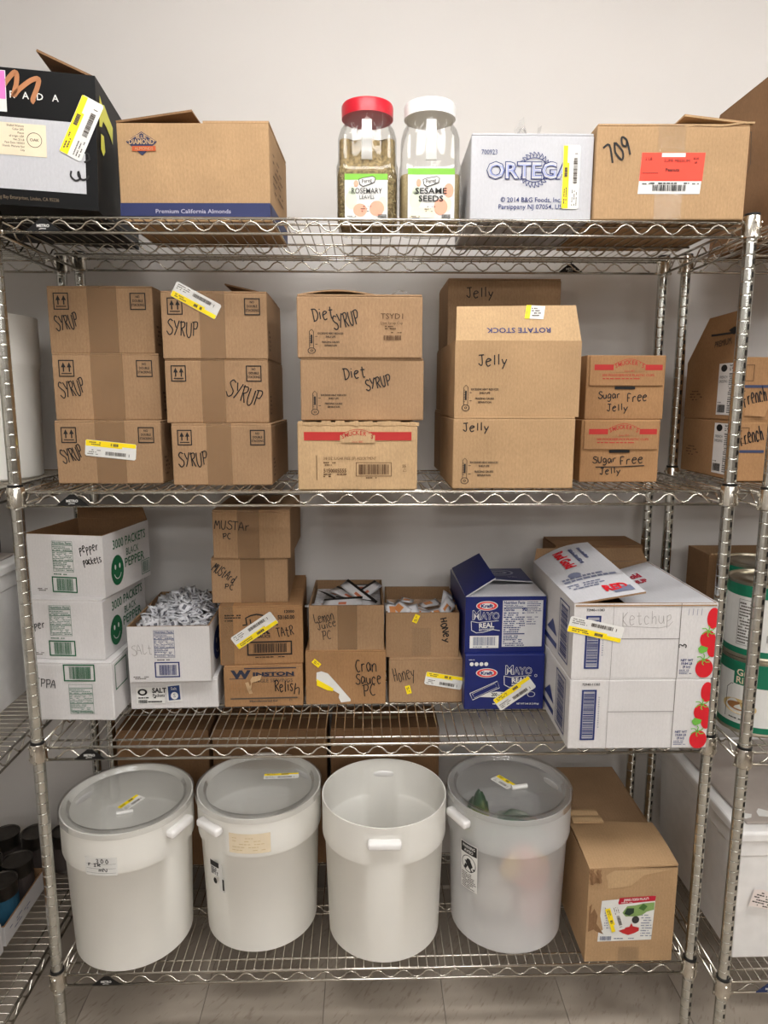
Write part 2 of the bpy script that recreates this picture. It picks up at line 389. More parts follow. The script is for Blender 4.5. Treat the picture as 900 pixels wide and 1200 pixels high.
def carton(name, label, x, y, z, w, d, h, rz=0, m=None, group=None, top='x', cat='box', seed=None, tape=None, ry=0, tmat=None, inner=None):
    """x, y = front left bottom corner; top: 'x' flaps hinged left/right, 'y' front/back, 'open' no top, 'bare' body only"""
    m = m or CB; c, s = math.cos(R(rz)), math.sin(R(rz))
    cx, cy = x+c*w/2-s*d/2, y+s*w/2+c*d/2
    e = thing(name, label, cat, (cx, cy, z), rz, group, ry); B = Bx(); B.o = e; B.w, B.d, B.h = w, d, h
    seed = seed if seed is not None else int((x*971+z*577)*10) % 997
    if top == 'open':
        t = .004; mb = MB()
        O = [(-w/2, -d/2), (w/2, -d/2), (w/2, d/2), (-w/2, d/2)]; I = [(-w/2+t, -d/2+t), (w/2-t, -d/2+t), (w/2-t, d/2-t), (-w/2+t, d/2-t)]
        for k in range(4):
            a, b = O[k], O[(k+1) % 4]; ia, ib = I[k], I[(k+1) % 4]
            mb.add([(a[0], a[1], 0), (b[0], b[1], 0), (b[0], b[1], h), (a[0], a[1], h)], [(0, 1, 2, 3)], 0)
            mb.add([(ia[0], ia[1], t), (ib[0], ib[1], t), (ib[0], ib[1], h), (ia[0], ia[1], h)], [(3, 2, 1, 0)], 1)
            mb.add([(a[0], a[1], h), (b[0], b[1], h), (ib[0], ib[1], h), (ia[0], ia[1], h)], [(0, 1, 2, 3)], 1)
        mb.add([p+(t,) for p in I], [(0, 1, 2, 3)], 1); mb.add([p+(0,) for p in O], [(3, 2, 1, 0)], 0)
        b = mb.build('body', [m, inner or CBI], e); weld(b)
    else:
        hb = h if top == 'bare' else h-.004
        b = noisy_box(w, d, hb, seed=seed).build('body', m, e); weld(b)
        md = b.modifiers.new('bevel', 'BEVEL'); md.width = .0025; md.segments = 2; md.limit_method = 'ANGLE'; md.angle_limit = R(50)
        if top == 'x':
            for sg in (-1, 1):
                q = MB(); q.box((min(sg*.001, sg*(w/2-.0005)), -d/2+.0015, hb), (max(sg*.001, sg*(w/2-.0005)), d/2-.0015, h)); q.build('flap', m, e, bevel=.001)
        elif top == 'y':
            for sg in (-1, 1):
                q = MB(); q.box((-w/2+.0015, min(sg*.001, sg*(d/2-.0005)), hb), (w/2-.0015, max(sg*.001, sg*(d/2-.0005)), h)); q.build('flap', m, e, bevel=.001)
    B.body = b
    B.front = Face((-w/2, -d/2, 0), (1, 0, 0), (0, 0, 1), w, h); B.right = Face((w/2, -d/2, 0), (0, 1, 0), (0, 0, 1), d, h)
    B.left = Face((-w/2, d/2, 0), (0, -1, 0), (0, 0, 1), d, h); B.top = Face((-w/2, -d/2, h), (1, 0, 0), (0, 1, 0), w, d)
    if tape:
        q = Dec(B.front, 0); q.rect(tape[0], .0, tape[1], 1); o = q.build('packing_tape', tmat or TAPE, e)
        if top in ('x', 'y', 'bare'):
            q = Dec(B.top, 0); q.rect(tape[0], 0, tape[1], 1); q.build('tape_top', tmat or TAPE, o)
    return B
def dec(B, face='front', lay=1): return Dec(getattr(B, face), lay)
def hand(B, words, face='front', wd=.0026, m=None, name='handwriting'):
    d = dec(B, face, 1)
    for k, a in enumerate(words): d.hand(*a[:5], ang=a[5] if len(a) > 5 else 0, wd=wd, seed=len(a[0])*3+k)
    return d.build(name, m or INK, B.o)
def loose_flap(B, name, quad, m=None, t=.004, bend=None, m2=None):
    q = MB(); q.slab(quad, t, 8, 8, bend, 0, 1); return q.build(name, [m or B.body.data.materials[0], m2 or m or CBI], B.o, smooth='auto')

# ------------------------------------------------------------------ setting
X0, X1, Y0, Y1, H = -.60, 3.6, -6.6, .53, 2.8
def paint(name, c, rough=.75):
    m, nt, b = nodes(name); b.inputs['Roughness'].default_value = rough; b.inputs['Specular IOR Level'].default_value = .2
    mp, n, cr = noise_mix(nt, b, lin(c), .012, 3)
    n2 = nt.nodes.new('ShaderNodeTexNoise'); n2.inputs['Scale'].default_value = 90; nt.links.new(mp.outputs[0], n2.inputs['Vector'])
    bump(nt, b, n2.outputs['Fac'], .05, .001); return m
WALLM = paint('wall_paint', (211, 207, 203)); CEIL = paint('ceiling_paint', (226, 224, 220)); FARM = paint('far_wall_paint', (126, 118, 110))
def tilemat():
    m, nt, b = nodes('vinyl_tile'); b.inputs['Roughness'].default_value = .32
    mp, n, cr = noise_mix(nt, b, lin((168, 157, 144)), .10, 7)
    mp.inputs['Rotation'].default_value = (0, 0, .6)
    n2 = nt.nodes.new('ShaderNodeTexNoise'); n2.inputs['Scale'].default_value = 60; n2.inputs['Detail'].default_value = 3
    mp2 = nt.nodes.new('ShaderNodeMapping'); mp2.inputs['Scale'].default_value = (2.2, .5, 1); mp2.inputs['Rotation'].default_value = (0, 0, -.6)
    nt.links.new(mp.outputs[0], mp2.inputs[0]); nt.links.new(mp2.outputs[0], n2.inputs['Vector'])
    c2 = nt.nodes.new('ShaderNodeValToRGB'); e = c2.color_ramp.elements; e[0].position = .3; e[1].position = .42
    e[0].color = (.74, .71, .68, 1); e[1].color = (1, 1, 1, 1); nt.links.new(n2.outputs['Fac'], c2.inputs[0])
    mu = nt.nodes.new('ShaderNodeVectorMath'); mu.operation = 'MULTIPLY'
    nt.links.new(cr.outputs[0], mu.inputs[0]); nt.links.new(c2.outputs[0], mu.inputs[1]); nt.links.new(mu.outputs[0], b.inputs['Base Color']); return m
TILE = tilemat(); GROUT = mat('tile_joint', (112, 102, 92), .8)
q = MB(); q.box((X0-.1, Y0-.1, -.12), (X1+.1, Y1+.1, -.0025)); floor = struct('floor', q, GROUT)
TS = .3048; tile = None; rest = MB(); g = .0008
for i in range(-2, 12):
    for j in range(-24, 2):
        x, y = .001+i*TS, .2048+j*TS
        a, b = max(x+g, X0), max(y+g, Y0); c, d = min(x+TS-g, X1), min(y+TS-g, Y1)
        if c-a < .01 or d-b < .01: continue
        if -2 <= i < 7 and j >= -2:
            q = MB(); q.box((a, b, -.0025), (c, d, 0)); q.build('floor_tile', TILE, floor, bevel=.0006)
        else: rest.box((a, b, -.0025), (c, d, 0))
o = rest.build('floor_tiles_beyond', TILE, floor); o['kind'] = 'stuff'
q = MB(); q.box((X0-.1, Y1, 0), (X1+.1, Y1+.1, H)); struct('wall_back', q, WALLM)
q = MB(); q.box((X0-.1, Y0, 0), (X0, Y1, H)); struct('wall_left', q, WALLM)
q = MB(); q.box((X1, Y0, 0), (X1+.1, Y1, H)); struct('wall_right', q, FARM)
q = MB(); q.box((X0-.1, Y0-.1, 0), (X1+.1, Y0, H)); struct('wall_front', q, FARM)
q = MB(); q.box((X0-.1, Y0-.1, H), (X1+.1, Y1+.1, H+.1)); struct('ceiling', q, CEIL)
q = MB(); q.box((X0, Y1-.006, 0), (X1, Y1, .1)); struct('baseboard_back', q, mat('baseboard_grey', (120, 112, 104), .6))
def emit(name, c, s):
    m, nt, b = nodes(name); b.inputs['Emission Color'].default_value = c+(1,); b.inputs['Emission Strength'].default_value = s; return m
GLOW = emit('lamp_diffuser', (1.0, .99, .975), LAMP_POWER)
for x, y, lb in ((.75, -.78, 'fluorescent ceiling light in front of the loaded shelving'), (2.6, -.78, 'fluorescent ceiling light nearest the right shelving'), (.75, -3.2, 'added unseen ceiling fill light mid room on the left'),
                 (2.6, -3.2, 'added unseen ceiling fill light mid room on the right'), (.75, -5.4, 'added unseen ceiling fill light at the far end on the left'), (2.6, -5.4, 'added unseen ceiling fill light at the far end on the right')):  # mid-room and far-end lamps are added fill, lifting the wall behind the shelves
    e = thing('ceiling_light', lb, 'light', (x, y, H), 0, 'ceiling lights')
    q = MB(); q.box((-.61, -.16, -.03), (.61, .16, 0)); q.build('housing', mat('lamp_frame', (220, 220, 218), .5), e)
    for sx in (-1, 1):
        q = MB(); q.box((min(sx*.61, sx*.595), -.155, -.15), (max(sx*.61, sx*.595), .155, -.03)); q.build('end_cap', MATS['lamp_frame'], e)
    q = MB(); P = [(.15, -.031), (.15, -.10), (.12, -.14), (.06, -.148), (-.06, -.148), (-.12, -.14), (-.15, -.10), (-.15, -.031)]; n = len(P)
    q.add([(x_, a, b) for x_ in (-.594, .594) for a, b in P], [(k, n+k, n+(k+1) % n, (k+1) % n) for k in range(n)]+[tuple(range(n)), tuple(reversed(range(n, 2*n)))]); q.build('diffuser', GLOW, e)

# ------------------------------------------------------------------ wire shelving
S = [1.8685, 1.330, .765, .196]
def post_mesh(h):
    prof = [(.0119, 0)]; z = .02
    while z < h-.02:
        prof += [(.0127, z-.0030), (.0127, z-.0026), (.0127, z-.0009), (.0121, z), (.0127, z+.0009), (.0127, z+.0026), (.0127, z+.0030)]; z += .0254
    prof += [(.0127, h-.004), (.011, h)]
    q = MB(); q.lathe(prof, 16); return q
def zig(q, p0, p1, z0, z1, r=.0019, per=.0615, side=0):
    p0, p1 = Vector(p0), Vector(p1); L = (p1-p0).length; n = int(L/per); per = L/n; pts = []
    for i in range(n):
        for j in range(6):
            t = (i+j/6)/n; s_ = math.cos(2*PI*j/6); s_ = math.copysign(abs(s_)**.8, s_)
            p = p0.lerp(p1, t); pts.append((p.x, p.y, (z0+z1)/2-(z1-z0)/2*s_))
    pts.append((p1.x, p1.y, z0)); q.tube(pts, r, 5)
def wire_unit(label, loc, rz, W, D, slot_az, badges, worn=()):
    e = thing('wire_shelving_unit', label, 'shelving', loc, rz); hp = S[0]+.008-.03
    pm = None
    for k, (x, y) in enumerate(((0, 0), (W, 0), (0, D), (W, D))):
        if pm is None: o = post_mesh(hp).build('post', POSTM, e, smooth='auto'); pm = o.data
        else: o = bpy.data.objects.new('post', pm); COL.objects.link(o); o.parent = e
        o.location = (x, y, .03)
        q = MB(); q.lathe([(.008, -.03), (.016, -.028), (.016, -.02), (.009, -.015), (.009, .004)], 12); q.build('levelling_foot', CHROME, o, smooth='auto')
        q = MB(); q.lathe([(.0128, hp-.003), (.0128, hp+.0015), (.01, hp+.003)], 14); q.build('post_cap', DARKM, o)
        if slot_az[k] is not None:
            q = MB(); a = slot_az[k]; z = .02+.0127; ca, sa = math.cos(a), math.sin(a)
            while z < hp-.03:
                P = []
                for da in (-.2, .2):
                    for dz in (-.0055, .0055): P.append((.0129*math.cos(a+da), .0129*math.sin(a+da), z+dz))
                q.add(P, [(0, 2, 3, 1)]); z += .0254
            s_ = q.build('slot_row', DARKM, o); s_['kind'] = 'stuff'
    for li, z in enumerate(S):
        q = MB(); zt, zb = z-.003, z-.031
        for (a, b) in (((0, 0), (W, 0)), ((0, D), (W, D)), ((0, 0), (0, D)), ((W, 0), (W, D)), ((.012, D*.52), (W-.012, D*.52))):
            L = Vector((b[0]-a[0], b[1]-a[1], 0)).normalized(); i = .014; mid = a[0] == .012
            A = (a[0]+L.x*i, a[1]+L.y*i); Bp = (b[0]-L.x*i, b[1]-L.y*i)
            for zz in ((zt-.004, zb) if mid else (zt, zb)): q.tube([A+(zz,), Bp+(zz,)], .0030 if not mid else .0025, 7)
            A2 = (A[0]+L.x*.022, A[1]+L.y*.022); B2 = (Bp[0]-L.x*.022, Bp[1]-L.y*.022)
            zig(q, A2+(0,), B2+(0,), zb+.004, zt-.005)
        for yy in (.036, D-.036): q.tube([(.012, yy, z-.0052), (W-.012, yy, z-.0052)], .0025, 6)
        sh = q.build('shelf', CHROME, e, smooth=True)
        q = MB(); n = int((W-.05)/.0213)
        for i in range(n+1):
            x = .025+(W-.05)*i/n; q.tube([(x, -.001, z-.0068), (x, .006, z-.0016), (x, D-.006, z-.0016), (x, D+.001, z-.0068)], .0014, 5)
        dk = q.build('wire_deck', CHROME, sh, smooth=True); dk['kind'] = 'stuff'
        cm = None
        for (x, y) in ((0, 0), (W, 0), (0, D), (W, D)):
            if cm is None:
                q = MB(); q.lathe([(.0150, .0085), (.0150, .013), (.0128, .014)], 20, mi=1)
                q.lathe([(.0165, -.034), (.0185, -.032), (.0172, .006), (.0160, .0085), (.0128, .0085)], 20)
                for az in (-PI/2, 0, PI/2, PI):
                    for dz in (-.003, -.031):
                        q.tube([(.012*math.cos(az), .012*math.sin(az), dz), (.0205*math.cos(az), .0205*math.sin(az), dz)], .0036, 8)
                o = q.build('corner_collar', [CHROME, DARKM], sh, smooth='auto'); cm = o.data
            else: o = bpy.data.objects.new('corner_collar', cm); COL.objects.link(o); o.parent = sh
            o.location = (x, y, z)
        for (bx, back, mm) in badges.get(li, ()):
            yb = D+.003 if back else -.0035
            q = MB(); P = [(bx-.034, zb+.001), (bx+.034, zb+.001), (bx+.005, zt-.004), (bx-.005, zt-.004)]
            q.add([(a, yb, b) for a, b in P]+[(a, yb+.002, b) for a, b in P], [(0, 1, 2, 3), (7, 6, 5, 4), (0, 4, 5, 1), (1, 5, 6, 2), (2, 6, 7, 3), (3, 7, 4, 0)])
            f = Face((bx-.034, yb, zb), (1, 0, 0), (0, 0, 1), .068, .026); t = Dec(f, 0)
            t.text('METRO', .5, .32, .2, 'c', bold=.03); t.line([(.38, .17), (.46, .22), (.58, .2)], .0012)
            q.add(t.v, t.q, 1); q.build('brand_badge', [mm, PAPER], sh)
    return e
NV = mat('badge_blue', (28, 44, 84), .4)
wire_unit('chrome wire shelving unit in the middle holding the condiment boxes and round bins', (0, 0, 0), 0, 1.49, .41, (R(150), R(-72), None, R(-75)),
          {0: ((.098, 0, DARKM), (1.25, 1, DARKM)), 1: ((.115, 0, DARKM),), 2: ((.112, 0, DARKM),), 3: ((.112, 0, DARKM),)})
wire_unit('chrome wire shelving unit along the left wall, set at right angles', (-.058, -1.05, 0), 90, 1.49, .43, (None, R(180), None, None), {})
wire_unit('chrome wire shelving unit at the right with dressing boxes and green cans', (1.54, -.058, 0), 0, 1.49, .448, (R(-74), None, R(-74), None), {3: ((.112, 0, NV),)})

# ------------------------------------------------------------------ top shelf
Z = S[0]+.0006
# black and white walnut box
B = carton('produce_box', 'black and white printed walnut box with brush letter and yellow label, top shelf left end', -.2107, -.049, Z+.0005, .42, .36, .24, 6, BLK, top='open', ry=2, inner=CBD)
B.o.location.z += .0135
d = dec(B); d.rect(0, .12, .95, .645); p_ = d.build('white_panel', WH2, B.o)
d = dec(B, lay=2)
for ch, u in (('R', .650), ('A', .705), ('D', .765), ('A', .830)): d.text(ch, u, .785, .05, 'c', bold=.008)
d.build('printed_name', PAPER, B.o)
d = dec(B, lay=3); d.line(smooth_line([(.585, .77), (.62, .88), (.66, .965), (.672, .95), (.668, .88), (.655, .80), (.68, .85), (.73, .92), (.762, .935), (.755, .87), (.735, .785), (.742, .765)]), .0085)
d.build('brush_letter', mat('copper_ink', (176, 118, 78), .5), B.o)
d = dec(B, lay=3); d.text('Young Bay Enterprises, Linden, CA 95236', .83, .045, .026, 'r', sx=.8); d.build('printed_address', mat('dim_ink', (120, 104, 84), .6), B.o)
d = dec(B, lay=3); d.rect(.40, .68, .625, .975); o = d.build('pink_label', PAPER, B.o)
d = dec(B, lay=4); d.rect(.40, .77, .622, .97); d.build('pink_field', mat('pink_print', (214, 120, 190), .5), o)
d = dec(B, lay=5); d.fine(.45, .86, .60, .96, 4, 2); d.build('label_print', INK, o)
d = dec(B, lay=3); d.rect(.40, .37, .785, .605); o = d.build('cream_label', PAPERC, B.o)
d = dec(B, lay=4)
for k, t in enumerate(('Shelled Walnuts', 'Color 20%', 'Pieces', 'of origin: USA', 'Net 25 LB', 'Pack Date 10/2021', 'Distrib. Moraria Nut', 'City')):
    d.text(t, .692, .578-k*.025, .016, 'r', sx=.85)
d.ell(.735, .49, .032, .055, 28, .93); d.text('OAK', .735, .48, .022, 'c'); d.build('label_print', INK, o)
d = dec(B, lay=4); d.line([(.945, .60), (.91, .595), (.898, .56), (.90, .52), (.905, .49)], .0035); d.line([(.945, .43), (.965, .42), (.968, .38), (.945, .355)], .0035)
d.line(smooth_line([(.888, .285), (.885, .245), (.905, .215), (.925, .235), (.918, .285), (.918, .25), (.935, .225), (.955, .235), (.962, .26)]), .0035); d.build('handwriting', INK, B.o)
sticker(B.o, B.front, .938, .605, .112, .042, 66, 'top', 5, lay=5)
d = dec(B, 'right', 2); d.poly([(.05, .66), (.07, .90), (.12, .86), (.16, .88), (.24, .84), (.34, .80), (.33, .66), (.27, .70), (.20, .73), (.13, .74), (.10, .68)]); d.build('torn_green_sticker', mat('neon_green', (222, 222, 90), .5), B.o)
d = dec(B, 'right', 2); d.poly([(.07, .50), (.08, .62), (.14, .63), (.16, .52), (.12, .47)]); d.build('green_sticker_scrap', MATS['neon_green'], B.o)
loose_flap(B, 'flap', [(.208, -.178, .240), (.208, .178, .240), (.108, .178, .277), (.108, -.178, .277)], CB, m2=CBD)
loose_flap(B, 'flap', [(-.21, -.17, .238), (-.07, -.17, .23), (-.07, .17, .23), (-.21, .17, .238)], BLK, m2=CBD)
# almond box
B = carton('cardboard_box', 'tan almond box with blue band along the bottom front edge, top shelf', .232, .047, Z, .300, .245, .184, -1.5, CBT, top='bare')
for q_ in ([(-.15, -.1225, .1875), (.0, -.1225, .208), (.0, .12, .208), (-.15, .12, .1875)],): loose_flap(B, 'flap', q_, CBT, m2=CBD)
loose_flap(B, 'flap', [(.02, -.12, .1885), (.15, -.12, .1885), (.15, .12, .1885), (.02, .12, .1885)], CBT)
d = dec(B); d.rect(.0, .03, 1, .19); d.build('blue_band', mat('band_blue', (36, 44, 88), .6), B.o)
d = dec(B, 'right'); d.rect(.0, .03, .98, .19); d.build('blue_band', MATS['band_blue'], B.o)
d = dec(B, lay=2); d.text('Premium California Almonds', .485, .085, .042, 'c', bold=.008, width=.50); d.build('printed_text', mat('band_text', (176, 172, 190), .6), B.o)
d = dec(B, lay=1); d.poly([(.06, .81), (.165, .91), (.265, .81), (.165, .67)]); lg = d.build('printed_logo', mat('logo_navy', (38, 44, 76), .6), B.o)
d = dec(B, lay=2); d.text('BLUE', .163, .84, .035, 'c', bold=.02); d.text('DIAMOND', .163, .785, .05, 'c', bold=.02, width=.165)
d.line([(.07, .812), (.165, .897), (.255, .812)], .0012); d.build('logo_text', CBL, lg)
d = dec(B, lay=3); d.rect(.10, .715, .255, .765); d.build('logo_ribbon', mat('orange_ink', (188, 84, 40), .6), lg)
d = dec(B, lay=4); d.text('ALMONDS', .177, .725, .03, 'c', width=.12); d.build('ribbon_text', CBL, lg)
d = dec(B, 'right', 2); d.fine(.15, .35, .75, .8, 6, 4, .6, .3); d.build('printed_text', BROWNINK, B.o)
# jars
def rsq(hw, e, n=40):    # rounded square outline
    P = []
    for k in range(n):
        a = 2*PI*k/n; c, s_ = math.cos(a), math.sin(a); P.append((math.copysign(abs(c)**(2/e), c)*hw, math.copysign(abs(s_)**(2/e), s_)*hw))
    return P
def jar(x, y, label, lidm, lidname, title, sub, fill_top, fillmat, fill_label, leafy):
    e = thing('spice_jar', label, 'jar', (x, y, Z), -1.5, 'spice jars')
    prof = [(0, .058, 4), (.004, .063, 5), (.10, .064, 6), (.118, .064, 6), (.126, .0615, 5.5), (.135, .0605, 5), (.175, .0605, 4.5), (.195, .056, 3.2), (.207, .05, 2.3), (.212, .048, 2), (.236, .048, 2)]
    q = MB(); vs = []; n = 48
    for z, hw, ex in prof:
        for px, py in rsq(hw, ex, n):
            if .118 < z < .212 and py < 0:      # finger recesses on both sides of the grip
                g_ = math.exp(-((abs(px)-.024)/.012)**2)*min(1, (z-.11)/.03)*min(1, (.222-z)/.03); py += .022*g_
            vs.append((px, py, z))
    fs = [(i*n+k, i*n+(k+1) % n, (i+1)*n+(k+1) % n, (i+1)*n+k) for i in range(len(prof)-1) for k in range(n)]+[tuple(reversed(range(n)))]
    q.add(vs, fs); q.build('jar_body', JARC, e, smooth=True)
    q = MB(); q.slab([(-.011, -.0605, .128), (.011, -.0605, .128), (.010, -.056, .205), (-.010, -.056, .205)], .006, 6, 12, lambda u, v: (0, -.004*math.sin(PI*v), 0)); q.build('grip', GRIPC, e, smooth='auto')
    prof = [(0.0, .2225), (.0535, .2225)]+[(.0535, .225), (.054, .2455), (.052, .249), (.046, .2505), (.0, .2505)]
    q = MB(); nn = 64; vs = []
    for i, (r_, z) in enumerate(prof):
        for k in range(nn):
            rr = r_-(.0007 if (k % 2 and 2 <= i <= 3) else 0); vs.append((rr*math.cos(2*PI*k/nn), rr*math.sin(2*PI*k/nn), z))
    q.add(vs, [(i*nn+k, i*nn+(k+1) % nn, (i+1)*nn+(k+1) % nn, (i+1)*nn+k) for i in range(len(prof)-1) for k in range(nn)]); q.build('lid', lidm, e, smooth='auto')
    f = Face((-.05, -.0648, .004), (1, 0, 0), (0, 0, 1), .1, .105)
    hi = .9 if leafy else 1.0; l0, l1 = (.05, .92) if leafy else (.03, .98)
    d = Dec(f, 0); d.rect(l0, .03, l1, hi); o = d.build('paper_label', PAPER, e)
    d = Dec(f, 1); d.rect(l0, hi-.11, l1, hi); d.build('green_band', mat('lime_band', (124, 190, 60), .5), o)
    for cu, cv, ru, rv in ((.18, .42, .12, .17), (.2, .6, .08, .08), (.82, .35, .10, .14)):
        d = Dec(f, 1); d.ell(cu, cv, ru, rv); d.build('pale_green_leaf', mat('art_green', (206, 216, 192), .6), o)
    for cu, cv, ru, rv in (((.36, .24, .14, .12), (.7, .27, .15, .14), (.28, .72, .05, .06)) if leafy else ((.7, .3, .14, .15), (.25, .74, .05, .07), (.86, .6, .10, .13))):
        d = Dec(f, 2); d.ell(cu, cv, ru, rv); d.build('orange_pepper', mat('art_orange', (236, 166, 140), .6), o)
    if not leafy:
        d = Dec(f, 2); d.poly([(.06, .1), (.55, .1), (.6, .15), (.58, .28), (.1, .3)]); d.build('cream_art', mat('art_cream', (238, 226, 200), .6), o)
    d = Dec(f, 3); d.poly([(.33, .80), (.42, .83), (.62, .86), (.68, .82), (.66, .74), (.55, .70), (.42, .66), (.35, .70)]); d.build('logo_shape', INK, o)
    d = Dec(f, 4); d.poly([(.345, .79), (.42, .815), (.62, .845), (.665, .815), (.645, .75), (.55, .715), (.42, .675), (.365, .71)]); d.build('logo_ground', PAPER, o)
    d = Dec(f, 5); d.text('Pereg', .505, .735, .075, 'c', 8, .8, bold=.01); d.text(title[0], .5, .54, .10 if leafy else .105, 'c', bold=.004 if leafy else .014, width=.62 if leafy else .64)
    if len(title) > 1: d.text(title[1], .5, .40, .105, 'c', bold=.018, width=.5)
    if sub: d.text(sub, .5, .44, .07, 'c', width=.3)
    d.barcode(.72, .05, .90, .16, 4); d.fine(.1, .05, .35, .14, 3, 3); d.fine(.35, .2, .62, .33, 3, 5, .5, .3); d.build('label_print', INK, o)
    # contents
    q = MB(); vs = []; n = 40; m_ = 10
    for i in range(m_+1):
        z = .006+(fill_top-.006)*i/m_; hw = (.0615 if z < .115 else .0575); ex = 5.5
        for k, (px, py) in enumerate(rsq(hw, ex, n)):
            if z > .118 and py < 0: py += .024*math.exp(-((abs(px)-.024)/.012)**2)*min(1, (z-.11)/.03)
            vs.append((px, py, z))
    for rr in (.7, .35, .01):
        for px, py in rsq(.0575*rr, 4, n): vs.append((px, py, fill_top+.002*(1-rr)+rnd.uniform(-.001, .001)))
    M_ = m_+1+3
    q.add(vs, [(i*n+k, i*n+(k+1) % n, (i+1)*n+(k+1) % n, (i+1)*n+k) for i in range(M_-1) for k in range(n)]+[tuple(reversed(range(n))), tuple(range((M_-1)*n, M_*n))])
    if leafy:
        for k in range(2600):
            s_ = rnd.random()
            if s_ < .25: px, py, z = rnd.uniform(-.054, .054), rnd.uniform(-.03, .05), fill_top+.003+rnd.uniform(0, .004)
            else:
                z = rnd.uniform(.008, fill_top); hw = .0622 if z < .115 else .0577; px, py = rnd.choice(rsq(hw, 5.5, 80))
                if z > .115 and py < 0: continue
            a, el, L = rnd.uniform(0, 6.28), rnd.uniform(-.6, .6), rnd.uniform(.004, .008)
            if s_ >= .25 and abs(py) > abs(px): dv = Vector((math.cos(a), 0, math.sin(a)))*L; sd = Vector((-math.sin(a), 0, math.cos(a)))*.0007
            elif s_ >= .25: dv = Vector((0, math.cos(a), math.sin(a)))*L; sd = Vector((0, -math.sin(a), math.cos(a)))*.0007
            else: dv = Vector((math.cos(a)*math.cos(el), math.sin(a)*math.cos(el), math.sin(el)*.6))*L; sd = Vector((-math.sin(a), math.cos(a), 0))*.0007
            p = Vector((px, py, z)); q.add([p-dv/2-sd, p+dv/2-sd, p+dv/2+sd, p-dv/2+sd], [(0, 1, 2, 3)], 1+(k % 2))
    o = q.build('dried_rosemary' if leafy else 'sesame_seeds', [fillmat, mat('leaf_pale', (176, 160, 112), .8), mat('leaf_dark', (112, 96, 60), .8)]); o.location = (x, y, Z+.001); o.rotation_euler = (0, 0, R(-1.5))
    tag(o, fill_label, 'spice', None, 'stuff')
herb = mat('herb_fill', (150, 130, 92), .9, amt=.5, scale=160); seeds = mat('seed_fill', (186, 168, 128), .9, amt=.2, scale=420)
jar(.7265, .126, 'clear spice jar with a red lid and a rosemary label, left of the two jars', mat('red_lid', (196, 26, 44), .35), 'red', ('ROSEMARY',), 'LEAVES', .168, herb, 'dried rosemary leaves filling the red-lidded jar', True)
jar(.8565, .123, 'clear spice jar with a white lid and a sesame seeds label', mat('white_lid', (232, 230, 228), .35), 'white', ('SESAME', 'SEEDS'), None, .10, seeds, 'pale sesame seeds in the lower half of the white-lidded jar', False)
# white box with blue print
B = carton('cardboard_box', 'white taco box with blue outlined lettering and sun logo, top shelf', .929, .017, Z, .241, .28, .162, -1.2, WH2, top='y')
d = dec(B); d.text('700923', .085, .76, .055, bold=.0, sx=.85); d.text('© 2014 B&G Foods, Inc.', .25, .215, .055, bold=.008, width=.50); d.text('Parsippany NJ 07054, USA', .235, .135, .055, bold=.008, width=.56)
d.build('printed_text', BLU, B.o)
d = dec(B)
for sg in (1, -1):
    for k in range(9):
        a = R(30+k*15)*1; ca, sa = math.cos(a), math.sin(a)*sg; cx_, cy_ = .52, .585
        p = lambda r_, t: (cx_+r_*(ca*1-t*sa)*.165/.241, cy_+r_*(sa+t*ca)*1.05)
        d.line(smooth_line([p(.135, -.16), p(.165, -.12), p(.195, .06), p(.17, .05), p(.14, .14)]), .0012)
    d.line([(.52+.118*math.cos(a)*.95, .585+sg*.13*math.sin(a)*1.06) for a in [R(20+10*k) for k in range(15)]], .0014)
d.build('printed_sun', BLU, B.o)
def outlined(B, words, face='front', m=BLU, mi=None, t=.05, lay=1):
    a = dec(B, face, lay); b = dec(B, face, lay+1)
    for w_ in words:
        a.text(*w_[:4], al='c', bold=w_[5]+t, width=w_[4]+.012); b.text(*w_[:4], al='c', bold=w_[5], width=w_[4])
    o = a.build('letter_outline', m, B.o); b.build('letter_face', mi or WH2, o); return o
outlined(B, [('ORTEGA', .485, .49, .18, .70, .02)], t=.04)
d = dec(B, lay=3); d.text('ORTEGA', .485, .505, .145, 'c', width=.665, bold=-.018); d.build('inner_line', mat('pale_blue_ink', (150, 160, 205), .6), B.o)
sticker(B.o, B.front, .82, .5, .118, .034, 90, 'top', 8, lay=4)
loose_flap(B, 'lifted_flap', [(-.06, -.05, .163), (.09, -.10, .163), (.10, .1, .176), (-.05, .1, .172)], WH2, .003)
q = MB(); r2 = random.Random(4); vs = []
for j in range(9):
    for i in range(9): vs.append((-.02+i*.006+r2.uniform(-.004, .004), -.08+r2.uniform(-.012, .012)+j*.002, .166+j*.0055*(.6+.5*math.sin(i*.9))+r2.uniform(-.003, .003)))
q.add(vs, [(j*9+i, j*9+i+1, (j+1)*9+i+1, (j+1)*9+i) for j in range(8) for i in range(8)]); q.build('plastic_liner', clear('film', (246, 246, 246), .5, .12, .12), B.o)
